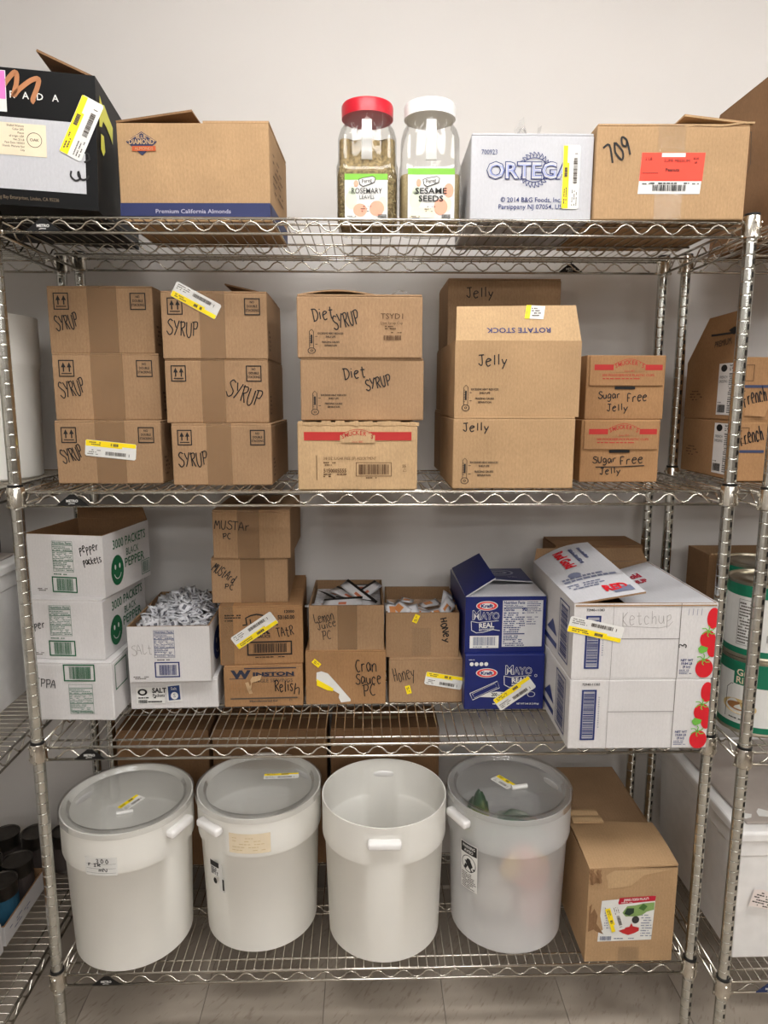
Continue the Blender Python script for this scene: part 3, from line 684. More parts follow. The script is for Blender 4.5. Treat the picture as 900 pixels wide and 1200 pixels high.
# peanut box
B = carton('cardboard_box', 'tan peanut box with a red label and 709 in marker, top shelf right end', 1.1715, .001, Z, .297, .30, .176, -1.5, CBT, top='y')
hand(B, [('709', .06, .60, .22, .85, 27)], wd=.0042, name='handwriting')
d = dec(B); d.poly([(.285, .27), (.695, .27), (.715, .70), (.30, .70)]); o = d.build('shipping_label', PAPER, B.o)
d = dec(B, lay=2); d.poly([(.29, .405), (.705, .405), (.715, .70), (.30, .70)]); d.build('red_field', REDL, o)
d = dec(B, lay=3); d.rect(.43, .655, .585, .695); d.build('white_strip', PAPER, o)
d = dec(B, lay=4); d.text('Peanuts', .505, .505, .035, 'c', bold=.02); d.text('SUPR MEDIUM', .53, .60, .032, 'c', -1); d.text('25.00', .655, .63, .02, 'c', bold=.02); d.text('LB', .655, .59, .02, 'c', bold=.02); d.text('2 LB', .345, .62, .03, 'c')
d.barcode(.38, .30, .60, .365, 9); d.fine(.36, .37, .62, .395, 1, 2); d.fine(.31, .365, .38, .39, 1, 3); d.fine(.64, .365, .69, .39, 1, 5); d.fine(.31, .48, .42, .5, 1, 6, .9, .3); d.build('label_print', INK, o)
d = dec(B, 'front', 0); d.rect(.40, .0, .58, .28); d.build('packing_tape', CLEARTAPE, B.o); d = dec(B, 'front', 0); d.rect(.4, .72, .58, 1); d.build('packing_tape', CLEARTAPE, B.o)
loose_flap(B, 'lifted_flap', [(.02, -.148, .194), (.147, -.148, .180), (.147, .148, .180), (.02, .148, .194)], CBT, .004)
q = MB(); q.slab([(.02, -.151, .172), (.155, -.153, .178), (.158, -.12, .182), (.02, -.12, .179)], .003, 6, 3, lambda u, v: (0, 0, .002*math.sin(9*u))); q.build('torn_edge', CBL, B.o)

# ------------------------------------------------------------------ second shelf
Z = S[1]+.0006
def syrup(label, x, y, z, w, h, rz, word, tp, arrows=True, d_=.29, top='x'):
    B = carton('cardboard_box', label, x, y, z, w, d_, h, rz, CB, 'syrup boxes', top, tape=tp)
    d = dec(B)
    d.frame(.06, .65, .205, .90, .0022)
    for u in (.105, .16):
        d.poly([(u-.022, .79), (u+.022, .79), (u, .865)]); d.rect(u-.006, .725, u+.006, .79)
    d.rect(.085, .692, .18, .706); d.frame(.785, .65, .935, .90, .0022)
    for k, t in enumerate(('NO', 'DOUBLE', 'STACKING')): d.text(t, .86, .825-k*.06, .036, 'c', bold=.02, sx=.8)
    d.build('printed_marks', INK, B.o)
    if word: hand(B, [word])
    d = dec(B, 'right'); d.fine(.06, .12, .2, .45, 5, 3, .7); d.build('printed_marks', BROWNINK, B.o)
    return B
B = syrup('kraft syrup box at the bottom of the left stack, yellow price label on its front', .035, .12, Z, .233, .1395, -.5, ('SYRUP', .045, .33, .25, .60, 20), (.38, .66))
sticker(B.o, B.front, .52, .54, .112, .036, -6, 'top', 3)
syrup('kraft syrup box in the middle of the left stack, word slanting up', .023, .16, Z+.1395, .236, .1475, .5, ('SYRUP', .05, .33, .29, .62, 15), (.36, .66))
syrup('kraft syrup box on top of the left stack under the top shelf', .016, .175, Z+.287, .233, .146, -.8, ('SYRUP', .06, .33, .28, .60, 13), (.38, .66))
syrup('kraft syrup box at the bottom of the second stack, level handwriting', .299, .088, Z, .217, .1345, -.5, ('SYRUP', .06, .28, .35, .56, 5), (.35, .60))
syrup('kraft syrup box in the middle of the second stack, word sloping down at the right', .284, .115, Z+.1345, .224, .1385, .6, ('SYRUP', .59, .30, .93, .62, -20), (.35, .58))
B = syrup('kraft syrup box on top of the second stack, yellow label bent over its top edge', .283, .112, Z+.273, .226, .142, 1.2, ('SYRUP', .05, .31, .34, .58, -4), (.36, .6))
sticker(B.o, B.front, .335, .86, .105, .034, -28, 'bottom', 4)
loose_flap(B, 'lifted_flap', [(.01, -.06, .171), (.110, -.09, .1455), (.110, .1, .1455), (.01, .1, .171)], CBD, .003)
def thermo(d, u, v, h, asp):
    """little thermometer drawing with two notes; h fraction of the height"""
    k = asp; d.ell(u, v+.12*h, .17*h*k, .13*h, 18, .82); d.ell(u, v+.12*h, .06*h*k, .045*h, 10, .6)
    d.line([(u-.085*h*k, v+.23*h), (u-.085*h*k, v+.92*h), (u, v+h), (u+.085*h*k, v+.92*h), (u+.085*h*k, v+.23*h)], .0011)
    d.rect(u-.035*h*k, v+.42*h, u+.035*h*k, v+.78*h)
    for i in range(6): d.rect(u-.085*h*k, v+(.35+.09*i)*h, u-.03*h*k, v+(.365+.09*i)*h)
    d.rect(u+.15*h*k, v+.70*h, u+.25*h*k, v+.72*h); d.rect(u+.15*h*k, v+.38*h, u+.25*h*k, v+.4*h)
    for t, a in (('EXCESSIVE HEAT REDUCES', .80), ('SHELF LIFE', .66), ('FREEZING CAUSES', .44), ('SEPARATION', .30)): d.text(t, u+(.80)*h*k, v+a*h, .075*h, 'c', bold=.02, sx=.85)
# diet syrup and jelly assortment
B = carton('cardboard_box', 'pale assorted jelly box with red banner below the two diet syrup boxes', .580, .004, Z, .248, .36, .1395, -.3, CBL, 'jelly boxes', 'bare')
d = dec(B); d.rect(.055, .74, .95, .865); bn = d.build('red_band', RED, B.o)
def arch_logo(B, cu, cv, w_, h_, gap, m, lay=2, face='front'):
    d = dec(B, face, lay); pts = [(cu-w_/2, cv-h_*.5)]+[(cu-w_/2+w_*k/12, cv+h_*.1+h_*.45*math.sin(PI*k/12)) for k in range(13)]+[(cu+w_/2, cv-h_*.5)]
    d.poly(pts); o = d.build('logo_ground', m, B.o)
    d = dec(B, face, lay+1); f = getattr(B, face); t = "SMUCKER'S"; n = len(t)
    d.line([p for p in pts[1:-1]], .0009)
    for k, ch in enumerate(t):
        a = (k+.5)/n; d.text(ch, cu-w_/2+w_*(.04+.92*a), cv-h_*.12+h_*.34*math.sin(PI*a)-h_*.1, h_*.34, 'c', bold=.012, ang=(.5-a)*30, sx=.85)
    d.text('Since 1897', cu, cv-h_*.48, h_*.14, 'c'); d.build('logo_text', RED, o)
arch_logo(B, .50, .80, .29, .19, 0, CBL)
d = dec(B); d.text('3/8 OZ SUGAR FREE (SF) ASSORTMENT', .215, .455, .04, width=.44); d.fine(.215, .36, .33, .43, 2, 5); d.text('5150005555', .215, .265, .055, bold=.02, width=.19); d.fine(.215, .19, .47, .255, 2, 8, .5)
d.frame(.485, .205, .785, .415, .0012); d.barcode(.51, .235, .76, .385, 12); d.fine(.57, .17, .70, .20, 1, 3); d.text('55', .875, .34, .04, bold=.02); d.line([(.88, .28), (.895, .325), (.91, .28), (.88, .28)], .0008); d.rect(.155, .15, .16, .52)
d.build('printed_text', BROWNINK, B.o)
q = MB()
for k in range(26):
    u = -.122+k*.0096; q.box((u, -.1812, .1345+rnd.uniform(-.002, .001)), (u+.0092, -.174, .1395+rnd.uniform(.0005, .004)))
q.build('torn_edge', CBL, B.o)
z1 = Z+.1435
B = carton('cardboard_box', 'kraft diet syrup box in the middle of its stack, words in the centre', .586, .03, z1, .256, .33, .1275, .4, CB, 'diet syrup boxes', 'y')
hand(B, [('Diet', .345, .66, .525, .88, 8), ('SYRUP', .52, .50, .73, .72, 14)])
d = dec(B); thermo(d, .115, .09, .38, .50); d.build('printed_marks', INK, B.o)
B = carton('cardboard_box', 'kraft diet syrup box on top of its stack, printed TSYD1', .581, .028, z1+.1275, .257, .33, .1265, -.3, CB, 'diet syrup boxes', 'y')
hand(B, [('Diet', .12, .58, .29, .82, 10), ('SYRUP', .28, .46, .49, .74, 15)])
d = dec(B); thermo(d, .115, .07, .38, .50); d.build('printed_marks', INK, B.o)
d = dec(B); d.text('TSYD1', .755, .62, .085, 'c', sx=1.1); d.text('Diet Syrup Cup', .755, .535, .04, 'c'); d.fine(.70, .45, .81, .52, 2, 4); d.fine(.71, .39, .85, .42, 1, 5, .7); d.barcode(.69, .285, .83, .36, 7); d.build('printed_text', BROWNINK, B.o)
loose_flap(B, 'bulging_flap', [(-.125, -.163, .127), (.03, -.163, .127), (.03, .16, .128), (-.125, .16, .128)], CB, .003, lambda u, v: (0, 0, .009*math.sin(PI*u)*(1-.5*v)))
q = MB(); r2 = random.Random(9); vs = []
for j in range(7):
    for i in range(10): vs.append((.06+i*.006+r2.uniform(-.003, .003), -.10+j*.008, .128+.018*math.sin(PI*i/9)*math.sin(PI*j/6)+r2.uniform(0, .004)))
q.add(vs, [(j*10+i, j*10+i+1, (j+1)*10+i+1, (j+1)*10+i) for j in range(6) for i in range(9)]); q.build('plastic_liner', MATS['film'], B.o)
# jelly
B = carton('cardboard_box', 'tan jelly box at the bottom front of the jelly stack', .904, .02, Z, .257, .26, .151, -.3, CBT, 'jelly boxes', 'y')
hand(B, [('Jelly', .08, .76, .29, .93, 3)]); d = dec(B); thermo(d, .10, .07, .36, .55); d.build('printed_marks', INK, B.o)
B = carton('cardboard_box', 'tan jelly box with its front flap standing up, in front of the rear stack', .906, .025, Z+.151, .263, .26, .156, .4, CBT, 'jelly boxes', 'open')
hand(B, [('Jelly', .185, .62, .41, .83, 3)]); d = dec(B); thermo(d, .09, .08, .34, .55); d.build('printed_marks', INK, B.o)
fq = [(-.1305, -.13, .156), (.1305, -.13, .156), (.122, -.108, .230), (-.127, -.108, .226)]; loose_flap(B, 'raised_flap', fq, CBL, .004, m2=CBI)
f = Face(fq[0], (1, 0, 0), (Vector(fq[3])-Vector(fq[0])).normalized().to_tuple(), .261, .0765); f.U = Vector((1, 0, .01)).normalized(); B.flap = f
ve = Vector((0, .022, .072)).normalized(); f.V = ve; f.N = f.U.cross(f.V).normalized(); f.O = Vector((-.1305, -.1302, .156))
d = Dec(f, 0); d.text('ROTATE STOCK', .50, .34, .14, 'c', 180, bold=.015, width=.51); d.build('printed_text', BLU, B.o)
d = Dec(f, 1); d.poly([(.55, .6), (.70, .58), (.72, .95), (.57, .98)]); o = d.build('price_label', PAPER, B.o)
d = Dec(f, 2); d.poly([(.55, .6), (.59, .595), (.61, .975), (.57, .98)]); d.build('yellow_band', YEL, o)
d = Dec(f, 3); d.fine(.61, .65, .69, .92, 4, 4); d.text('1', .57, .72, .1); d.build('label_print', INKG, o)
for k in range(3):
    B = carton('cardboard_box', ['dim jelly box at the bottom of the rear stack, behind the front jelly boxes', 'dim jelly box in the middle of the rear stack, behind the raised flap', 'tan jelly box topping the rear stack behind the raised flap'][k], .912+.004*k, .295, Z+.158*k, .275, .20, .158, 0, CB, 'jelly boxes', 'y')
    if k == 2: hand(B, [('Jelly', .165, .66, .40, .88, 3)])
# sugar free jelly
def sugarfree(label, x, y, z, h, rz, w1, und):
    B = carton('cardboard_box', label, x, y, z, .18, .25, h, rz, CBO, 'sugar free jelly boxes', 'bare')
    q = MB(); q.box((-.084, -.1285, h*.53), (.084, -.125, h*.985)); q.build('front_panel', CBO, B.o, bevel=.0008)
    f2 = Face((-.09, -.1285, 0), (1, 0, 0), (0, 0, 1), .18, h); B.panel = f2
    d = Dec(f2, 0); d.rect(.09, .77, .95, .855); d.text('200 FOODSERVICE PLASTIC CUPS', .52, .675, .034, 'c', bold=.015, width=.66); d.fine(.2, .625, .84, .655, 1, 4, .95); d.build('red_band', RED, B.o)
    arch_logo(B, .53, .835, .40, .19, 0, CBO, 1, 'panel')
    q = MB(); q.box((-.024, -.1262, h*.475), (.022, -.1245, h*.52)); q.build('hand_slot', DARKM, B.o)
    hand(B, w1, wd=.0024)
    if und: d = dec(B, lay=2); d.line([(.2, .245), (.5, .25), (.82, .27)], .0022); d.build('underline', INK, B.o)
    return B
sugarfree('orange-brown sugar free jelly box at the bottom of the right pair, underlined words', 1.209, .13, Z, .142, -.4, [('SUgar', .16, .27, .46, .43, 4), ('Free', .50, .28, .80, .44, 4), ('Jelly', .26, .09, .52, .25, 4)], True)
sugarfree('orange-brown sugar free jelly box on top of the right pair', 1.217, .138, Z+.142, .143, .5, [('Sugar', .16, .28, .44, .45, 2), ('Free', .52, .27, .78, .43, 2), ('Jelly', .28, .09, .54, .26, 2)], False)

# ------------------------------------------------------------------ third shelf
Z = S[2]+.0006
def nutrition(B, u0, v0, u1, v1, m, face='front', flip=False, lay=1, seed=1, name='nutrition_panel'):
    d = dec(B, face, lay); d.frame(u0, v0, u1, v1, .0008); H_ = v1-v0
    for t in (.86, .66, .34): d.rect(u0, v0+t*H_, u1, v0+(t+.022)*H_)
    if flip: d.text('Nutrition Facts', (u0+u1)/2, v0+.1*H_, .085*H_, 'c', 180, bold=.03, width=(u1-u0)*.9)
    else: d.text('Nutrition Facts', (u0+u1)/2, v0+.9*H_, .075*H_, 'c', bold=.03, width=(u1-u0)*.9)
    d.fine(u0+.02*(u1-u0), v0+.68*H_, u1-.02*(u1-u0), v0+.84*H_, 3, seed, .9, .45); d.fine(u0+.02*(u1-u0), v0+.36*H_, u1-.02*(u1-u0), v0+.65*H_, 6, seed+1, .75, .4); d.fine(u0+.02*(u1-u0), v0+.03*H_, u1-.02*(u1-u0), v0+.33*H_, 6, seed+2, .9, .45)
    return d.build(name, m, B.o)
DGRN = mat('dim_green_ink', (96, 130, 112), .6)
def smiley(B, face, cu, cv, ru, rv, m, bg):
    d = dec(B, face); d.ell(cu, cv, ru, rv); o = d.build('smiley_mark', m, B.o)
    d = dec(B, face, 2)
    for s_ in (-1, 1): d.ell(cu+s_*.35*ru, cv+.25*rv, .12*ru, .17*rv, 12)
    d.line([(cu+.6*ru*math.cos(R(a)), cv+.05*rv+.6*rv*math.sin(R(a))) for a in range(205, 340, 9)], .0022); d.build('smiley_face', bg, o)
def pepper(label, x, y, z, h, rz, top, words, flip, d_=.25):
    B = carton('cardboard_box', label, x, y, z, .20, d_, h, rz, WHT, 'pepper packet boxes', top, inner=CBD)
    if flip:
        d = dec(B); d.frame(.43, .68, .80, .97, .003); d.barcode(.50, .72, .75, .93, 5); d.build('barcode_box', GRN, B.o)
        nutrition(B, .48, .12, .76, .63, DGRN, flip=True)
        d = dec(B, 'right'); d.frame(.06, .48, .35, .92, .003); d.build('printed_frame', GRN, B.o)
    else:
        d = dec(B); d.frame(.33, .06, .65, .32, .003); d.barcode(.39, .09, .60, .29, 6); d.fine(.36, .345, .6, .375, 1, 3, .95); d.build('barcode_box', GRN, B.o)
        d = dec(B); d.fine(.14, .07, .28, .125, 2, 5, .9); d.build('small_print', INKG, B.o)
        nutrition(B, .36, .40, .62, .90, DGRN)
        d = dec(B, 'right'); d.text('3000 PACKETS', .55, .72, .15, 'c', bold=.01, width=.72); d.text('BLACK', .60, .54, .12, 'c', width=.28); d.text('PEPPER', .64, .35, .15, 'c', bold=.01, width=.44); d.build('printed_text', GRN, B.o)
        smiley(B, 'right', .26, .36, .13, .25, GRN, WHT)
        d = dec(B, 'right', 1); d.frame(.78, .08, .98, .33, .002); d.barcode(.81, .11, .95, .30, 8); d.build('side_barcode', DGRN, B.o)
    hand(B, words, wd=.0022); return B
pepper('white pepper packet box at the bottom of its stack, printed upside down', -.074, .126, Z, .144, -2, 'y', [('PEPPA', .02, .56, .33, .74, -8)], True)
pepper('white pepper packet box in the middle of its stack, green smiley on its side', -.092, .150, Z+.144, .147, -4.5, 'y', [('Pepper', .02, .46, .30, .66, 3)], False)
B = pepper('open white pepper packet box on top of its stack, empty inside', -.086, .186, Z+.291, .148, -10, 'open', [('pepper', .70, .68, .95, .90, 8), ('packets', .74, .50, .98, .68, 12)], False, .22)
loose_flap(B, 'raised_flap', [(-.098, .108, .146), (.098, .108, .146), (.092, .100, .182), (-.092, .100, .182)], CBD, .003, m2=CBD)
# salt
B = carton('cardboard_box', 'low white salt packet box with a blue square sticker, under the open salt box', .144, .178, Z, .212, .27, .079, 1.5, WHT, 'salt packet boxes', 'x')
d = dec(B); d.rect(.07, .18, .39, .72); o = d.build('paper_label', PAPER, B.o)
d = dec(B, lay=2); d.ell(.14, .56, .055, .11, 16, .55); d.text('SALT', .25, .54, .15, bold=.04, sx=.9); d.text('Packets', .255, .40, .1, bold=.02, sx=.85); d.fine(.09, .34, .38, .42, 1, 3, .7); d.barcode(.09, .2, .19, .31, 5); d.fine(.2, .2, .37, .3, 1, 6); d.build('label_print', INK, o)
d = dec(B, lay=1); d.poly([(.42, .22), (.59, .25), (.58, .82), (.41, .78)]); o = d.build('square_sticker', PAPER, B.o)
d = dec(B, lay=2); d.poly([(.435, .27), (.57, .30), (.562, .77), (.43, .735)]); d.build('blue_field', mat('sticker_blue', (36, 60, 110), .5), o)
d = dec(B, lay=3); d.ell(.503, .43, .042, .12); d.text('Salt', .497, .62, .09, 'c'); d.build('white_dot', PAPER, o)
d = dec(B, lay=4); d.text('S', .503, .38, .12, 'c'); d.build('dot_letter', BLU, o)
B = carton('cardboard_box', 'open white salt packet box heaped with small packets', .152, .158, Z+.079, .194, .30, .139, 1, WHT, 'salt packet boxes', 'open')
d = dec(B); d.frame(.315, .08, .62, .36, .003); d.barcode(.37, .12, .58, .31, 8); d.build('barcode_box', BLU, B.o)
nutrition(B, .32, .44, .57, .93, mat('slate_ink', (96, 104, 136), .6)); d = dec(B); d.fine(.05, .05, .26, .11, 2, 5, .9); d.fine(.35, .385, .57, .415, 1, 3, .95); d.build('small_print', INKG, B.o)
hand(B, [('SALt', .04, .50, .29, .68, 6)], wd=.0012, m=PENCIL)
smiley(B, 'right', .3, .48, .17, .30, BLU, WHT); d = dec(B, 'right'); d.text('PACKETS', .5, .83, .1, 'c'); d.build('printed_text', BLU, B.o)
salt_box = B
# packets: one mesh per kind, shared by its copies
def packet_mesh(name, L, W_, t, seed, print_m, kind):
    r_ = random.Random(seed); q = MB(); nx, ny = 5, 4; ph = r_.uniform(0, 6)
    for sg, off in ((1, 0), (-1, 1)):
        vs = []
        for j in range(ny+1):
            for i in range(nx+1):
                u, v = i/nx-.5, j/ny-.5; e = max(0, (1-(2*u)**4)*(1-(2*v)**4))
                vs.append((u*L, v*W_, sg*t/2*e+.06*L*math.sin(3*u+ph)*v+.10*L*(u*u)*math.sin(ph)))
        fs = [(j*(nx+1)+i, j*(nx+1)+i+1, (j+1)*(nx+1)+i+1, (j+1)*(nx+1)+i) for j in range(ny) for i in range(nx)]
        for k, f_ in enumerate(fs):
            i = k % nx; j = k//nx; m_ = 0
            if kind == 'salt' and j in (1, 2) and i in (1, 3): m_ = 1
            if kind == 'lemon' and (j == ny-1): m_ = 1
            if kind == 'lemon' and i in (2,) and j == 1: m_ = 2
            if kind == 'honey' and j in (1, 2) and i in (1, 2): m_ = 1
            q.add([vs[x] for x in f_], [(0, 1, 2, 3) if sg > 0 else (3, 2, 1, 0)], m_)
    me = q.build(name, [mat('packet_paper', (208, 208, 212), .45), print_m, mat('packet_spot', (200, 120, 90), .5)], None, smooth=True)
    weld(me); return me
def scatter(protos, n, place, label, cat, group, name):
    for k in range(n):
        p = protos[k % len(protos)]
        o = p if k < len(protos) else p.copy()
        if k >= len(protos): COL.objects.link(o)
        o.name = name
        loc, rot = place(k); o.location = loc; o.rotation_euler = rot; tag(o, label, cat, group)
sb = salt_box.o.location; sr = R(1)
def heap(x, y):      # local height of the packet heap in the box
    return .112+.034*math.exp(-((x+.01)/.09)**2-((y-.02)/.12)**2)+.008*math.sin(31*x+17*y)
q = MB(); vs = []; nx, ny = 14, 20
for j in range(ny+1):
    for i in range(nx+1):
        x, y = -.093+.186*i/nx, -.144+.288*j/ny; vs.append((x, y, heap(x, y)-.012+rnd.uniform(-.004, .004)))
nb = len(vs); vs += [(x, y, .006) for x, y, z in vs]
g_ = nx+1
fs = [(j*g_+i, j*g_+i+1, (j+1)*g_+i+1, (j+1)*g_+i) for j in range(ny) for i in range(nx)]; fs += [tuple(nb+i for i in f_[::-1]) for f_ in fs]
rim = [i for i in range(g_)]+[j*g_+nx for j in range(1, ny+1)]+[ny*g_+i for i in range(nx-1, -1, -1)]+[j*g_ for j in range(ny-1, 0, -1)]
fs += [(rim[(k+1) % len(rim)], rim[k], nb+rim[k], nb+rim[(k+1) % len(rim)]) for k in range(len(rim))]
q.add(vs, fs); o = q.build('salt_packet_fill', mat('packet_shade', (206, 206, 210), .6, amt=.3, scale=120)); o.location = sb; o.rotation_euler = (0, 0, sr); tag(o, 'deeper salt packets packed under the visible heap', 'packets', None, 'stuff')
PG = mat('packet_grey_print', (104, 104, 112), .6)
pr = [packet_mesh('salt_packet', .042, .026, .005, k, PG, 'salt') for k in range(4)]
r3 = random.Random(11)
def place_salt(k):
    x, y = r3.uniform(-.078, .078), -.122+.25*((k*.618) % 1)
    z = heap(x, y)+r3.uniform(-.006, .010)
    c, s_ = math.cos(sr), math.sin(sr)
    return (sb.x+c*x-s_*y, sb.y+s_*x+c*y, sb.z+z), (r3.gauss(.35, .5), r3.gauss(0, .45), r3.uniform(0, 6.28))
scatter(pr, 230, place_salt, 'small white salt packet in the heap filling the open salt box', 'packet', 'salt packets in the open box', 'salt_packet')
# mustard, tartar and relish stack
B = carton('cardboard_box', 'orange-brown relish box at the bottom of its stack, black bar near the base', .371, .183, Z, .193, .30, .106, 2, CBO, None, 'y')
d = dec(B); d.text('W', .09, .71, .185, bold=.06, sx=1.45); d.rect(.07, .69, .27, .705); d.text('INSTON', .37, .76, .085, bold=.05, width=.52); d.rect(.26, .93, .92, .955); d.rect(.5, .735, .9, .75); d.build('printed_name', mat('dark_navy_ink', (44, 48, 64), .6), B.o)
d = dec(B); d.text('SINGLE SERVINGS', .36, .60, .085, width=.51); d.rect(.08, .195, .93, .225); d.text('Manufactured for', .5, .12, .045, 'c', bold=.03, width=.36); d.ell(.84, .15, .02, .025, 12, .7); d.build('printed_text', INKG, B.o)
hand(B, [('Relis', .64, .33, .88, .66, 2), ('h', .88, .27, .97, .60, -8)], wd=.0026)
d = dec(B, lay=2); d.poly([(.30, .42), (.33, .36), (.35, .52), (.335, .66), (.36, .74), (.48, .78), (.46, .66), (.40, .62), (.355, .60)]); d.poly([(.27, .60), (.29, .45), (.32, .32), (.36, .34), (.33, .5), (.31, .62)]); d.build('torn_patch', CBL, B.o)
hand(B, [('ReI', .08, .40, .27, .62, 0)], wd=.001, m=mat('faint_ink', (160, 112, 70), .8), name='faint_handwriting')
B = carton('cardboard_box', 'orange-brown tartar sauce box with black barcode and tilted yellow label', .363, .190, Z+.106, .203, .29, .15, 3, CBO, None, 'y', tape=(.02, .17))
d = dec(B); d.frame(.325, .16, .865, .40, .0035); d.barcode(.40, .205, .80, .36, 14); d.fine(.42, .115, .8, .145, 1, 6, .6); d.text('53160.00', .70, .77, .065, bold=.03, width=.20); d.text('12000', .78, .875, .045, bold=.03, width=.12)
d.fine(.07, .79, .35, .87, 2, 3, .9); d.fine(.07, .74, .2, .78, 1, 4, .9); d.text('AR', .61, .53, .10, 'r', bold=.06, sx=1.3); d.text('SAUCE', .53, .46, .05, 'c', bold=.02)
d.line([(.33, .70), (.32, .80), (.38, .84), (.45, .86), (.52, .84), (.58, .80)], .0035); d.line([(.28, .68), (.34, .69)], .003); d.line([(.62, .68), (.70, .68)], .003); d.line([(.37, .78), (.38, .70)], .003); d.build('printed_text', INK, B.o)
hand(B, [('TAtR', .68, .46, .88, .66, 10)], wd=.0022)
sticker(B.o, B.front, .42, .59, .118, .036, 34, 'bottom', 6)
B = carton('cardboard_box', 'kraft mustard box second from the top of its stack, words slanting down', .343, .218, Z+.256, .186, .26, .1135, 2, CB, 'mustard boxes', 'x', tape=(.38, .70))
hand(B, [('MUStArd', .01, .55, .34, .80, -35), ('PC', .17, .30, .28, .44, -10)], wd=.0024)
B = carton('cardboard_box', 'kraft mustard box on top of its stack, just under the shelf', .351, .215, Z+.3695, .187, .26, .119, 0, CB, 'mustard boxes', 'x', tape=(.32, .60))
hand(B, [('MUSTAr', .03, .58, .48, .80, -4), ('PC', .13, .40, .23, .54, 0)], wd=.0024)
# cranberry sauce and lemon juice
B = carton('cardboard_box', 'tan cranberry sauce box with torn white label, under the lemon juice box', .570, .194, Z, .199, .26, .1415, -.2, CBO, None, 'y')
hand(B, [('Cran', .62, .58, .88, .86, 3), ('Sauce', .62, .36, .94, .60, 3), ('PC', .71, .14, .87, .40, 3)], wd=.0027)
def tagy(B, u, v, ang, L=.022, H_=.0125, lay=2):
    d = Dec(B.front, lay, (u*B.w, v*B.h, R(ang))); d.rect(-L/2, -H_/2, L/2, H_/2); o = d.build('yellow_tag', YEL, B.o)
    d = Dec(B.front, lay+1, (u*B.w, v*B.h, R(ang))); d.fine(-L*.35, -H_*.3, L*.35, H_*.3, 2, 5); d.build('tag_print', INKG, o)
tagy(B, .14, .77, -42)
d = dec(B, lay=1); d.poly([(.135, .44), (.14, .60), (.20, .62), (.28, .58), (.34, .48), (.40, .38), (.56, .10), (.56, .06), (.44, .04), (.41, .13), (.42, .2), (.34, .27), (.26, .31)]); o = d.build('torn_label', PAPER, B.o)
d = dec(B, lay=2); d.poly([(.14, .36), (.14, .48), (.35, .30), (.34, .25), (.27, .27)]); d.build('yellow_band', YEL, o)
B = carton('cardboard_box', 'open kraft lemon juice box holding long sachets', .581, .197, Z+.1415, .183, .24, .1135, 0, CB, None, 'open', tape=(.38, .64))
hand(B, [('Lemon', .06, .64, .33, .84, 12), ('Juice', .11, .45, .36, .66, 12), ('PC', .17, .25, .29, .44, 5)], wd=.002)
lem = B
B = carton('cardboard_box', 'kraft honey box with a price label at its right, under the open honey box', .777, .20, Z, .184, .25, .1165, -.3, CB, 'honey boxes', 'y')
hand(B, [('Honey', .06, .42, .35, .80, 12)], wd=.002); tagy(B, .265, .30, -75); sticker(B.o, B.front, .745, .50, .094, .034, -10, 'top', 9)
B = carton('cardboard_box', 'open kraft honey box holding crumpled sachets', .770, .211, Z+.1165, .181, .24, .1145, -.8, CB, 'honey boxes', 'open')
hand(B, [('HONey', .62, .50, .98, .72, -78)], wd=.0034); tagy(B, .41, .87, 66)
d = dec(B, 'front', 0); d.rect(.36, .04, .62, .66); d.build('packing_tape', CLEARTAPE, B.o)
hon = B
KB = mat('packet_black_print', (30, 28, 30), .5); HO = mat('packet_amber_print', (206, 138, 84), .5)
def fill_block(B, h, name, label, m):
    q = noisy_box(B.w-.012, B.d-.012, h, .004, 8, -.004, 5); o = q.build(name, m); weld(o); o.location = B.o.location; o.location.z += .0005; o.rotation_euler = B.o.rotation_euler; tag(o, label, 'packets', None, 'stuff')
fill_block(lem, .085, 'lemon_sachet_fill', 'deeper lemon juice sachets in the open lemon box', MATS['packet_shade']); fill_block(hon, .075, 'honey_sachet_fill', 'deeper honey sachets in the open honey box', mat('honey_shade', (196, 170, 146), .6, amt=.3, scale=90))
pr = [packet_mesh('lemon_sachet', .10, .03, .004, 20+k, KB, 'lemon') for k in range(2)]
pos = [(-.055, -.075, .103, .1, 0, .1), (-.01, -.09, .112, .5, -.1, -.2), (.005, -.05, .118, .4, .25, -.62), (.03, -.06, .124, .6, .5, -.55), (.02, -.08, .112, .4, .1, -.15), (.045, .0, .112, .3, -.3, .7), (-.02, .03, .110, .1, .2, 1.2), (.03, .06, .108, .2, .1, .3), (-.04, .0, .106, .2, .0, 2.2)]
L0 = lem.o.location
scatter(pr, len(pos), lambda k: ((L0.x+pos[k][0], L0.y+pos[k][1], L0.z+pos[k][2]), pos[k][3:]), 'white lemon juice sachet with black end in the open lemon box', 'sachet', 'lemon juice sachets', 'lemon_sachet')
pr = [packet_mesh('honey_sachet', .055, .036, .007, 30+k, HO, 'honey') for k in range(3)]
pos2 = [(-.070, -.09, .112, .9, .2, .5), (-.055, -.095, .115, .8, .3, -.9), (-.035, -.09, .108, .7, -.1, .2), (-.01, -.09, .102, .5, .1, -.3), (.02, -.085, .098, .5, .2, .4), (.045, -.08, .10, .6, -.2, -.2), (.066, -.07, .112, 1.0, -.5, .9), (.07, -.03, .115, .7, -.7, 1.3), (.0, -.03, .092, .1, .1, 1), (-.05, -.02, .095, .2, .1, 2), (.03, .03, .092, .1, -.1, .4), (-.03, .06, .092, .1, .1, 1.4), (-.072, -.04, .108, .4, .6, 1.5)]
H0 = hon.o.location
scatter(pr, len(pos2), lambda k: ((H0.x+pos2[k][0], H0.y+pos2[k][1], H0.z+pos2[k][2]), pos2[k][3:]), 'crumpled amber printed honey sachet in the open honey box', 'sachet', 'honey sachets', 'honey_sachet')
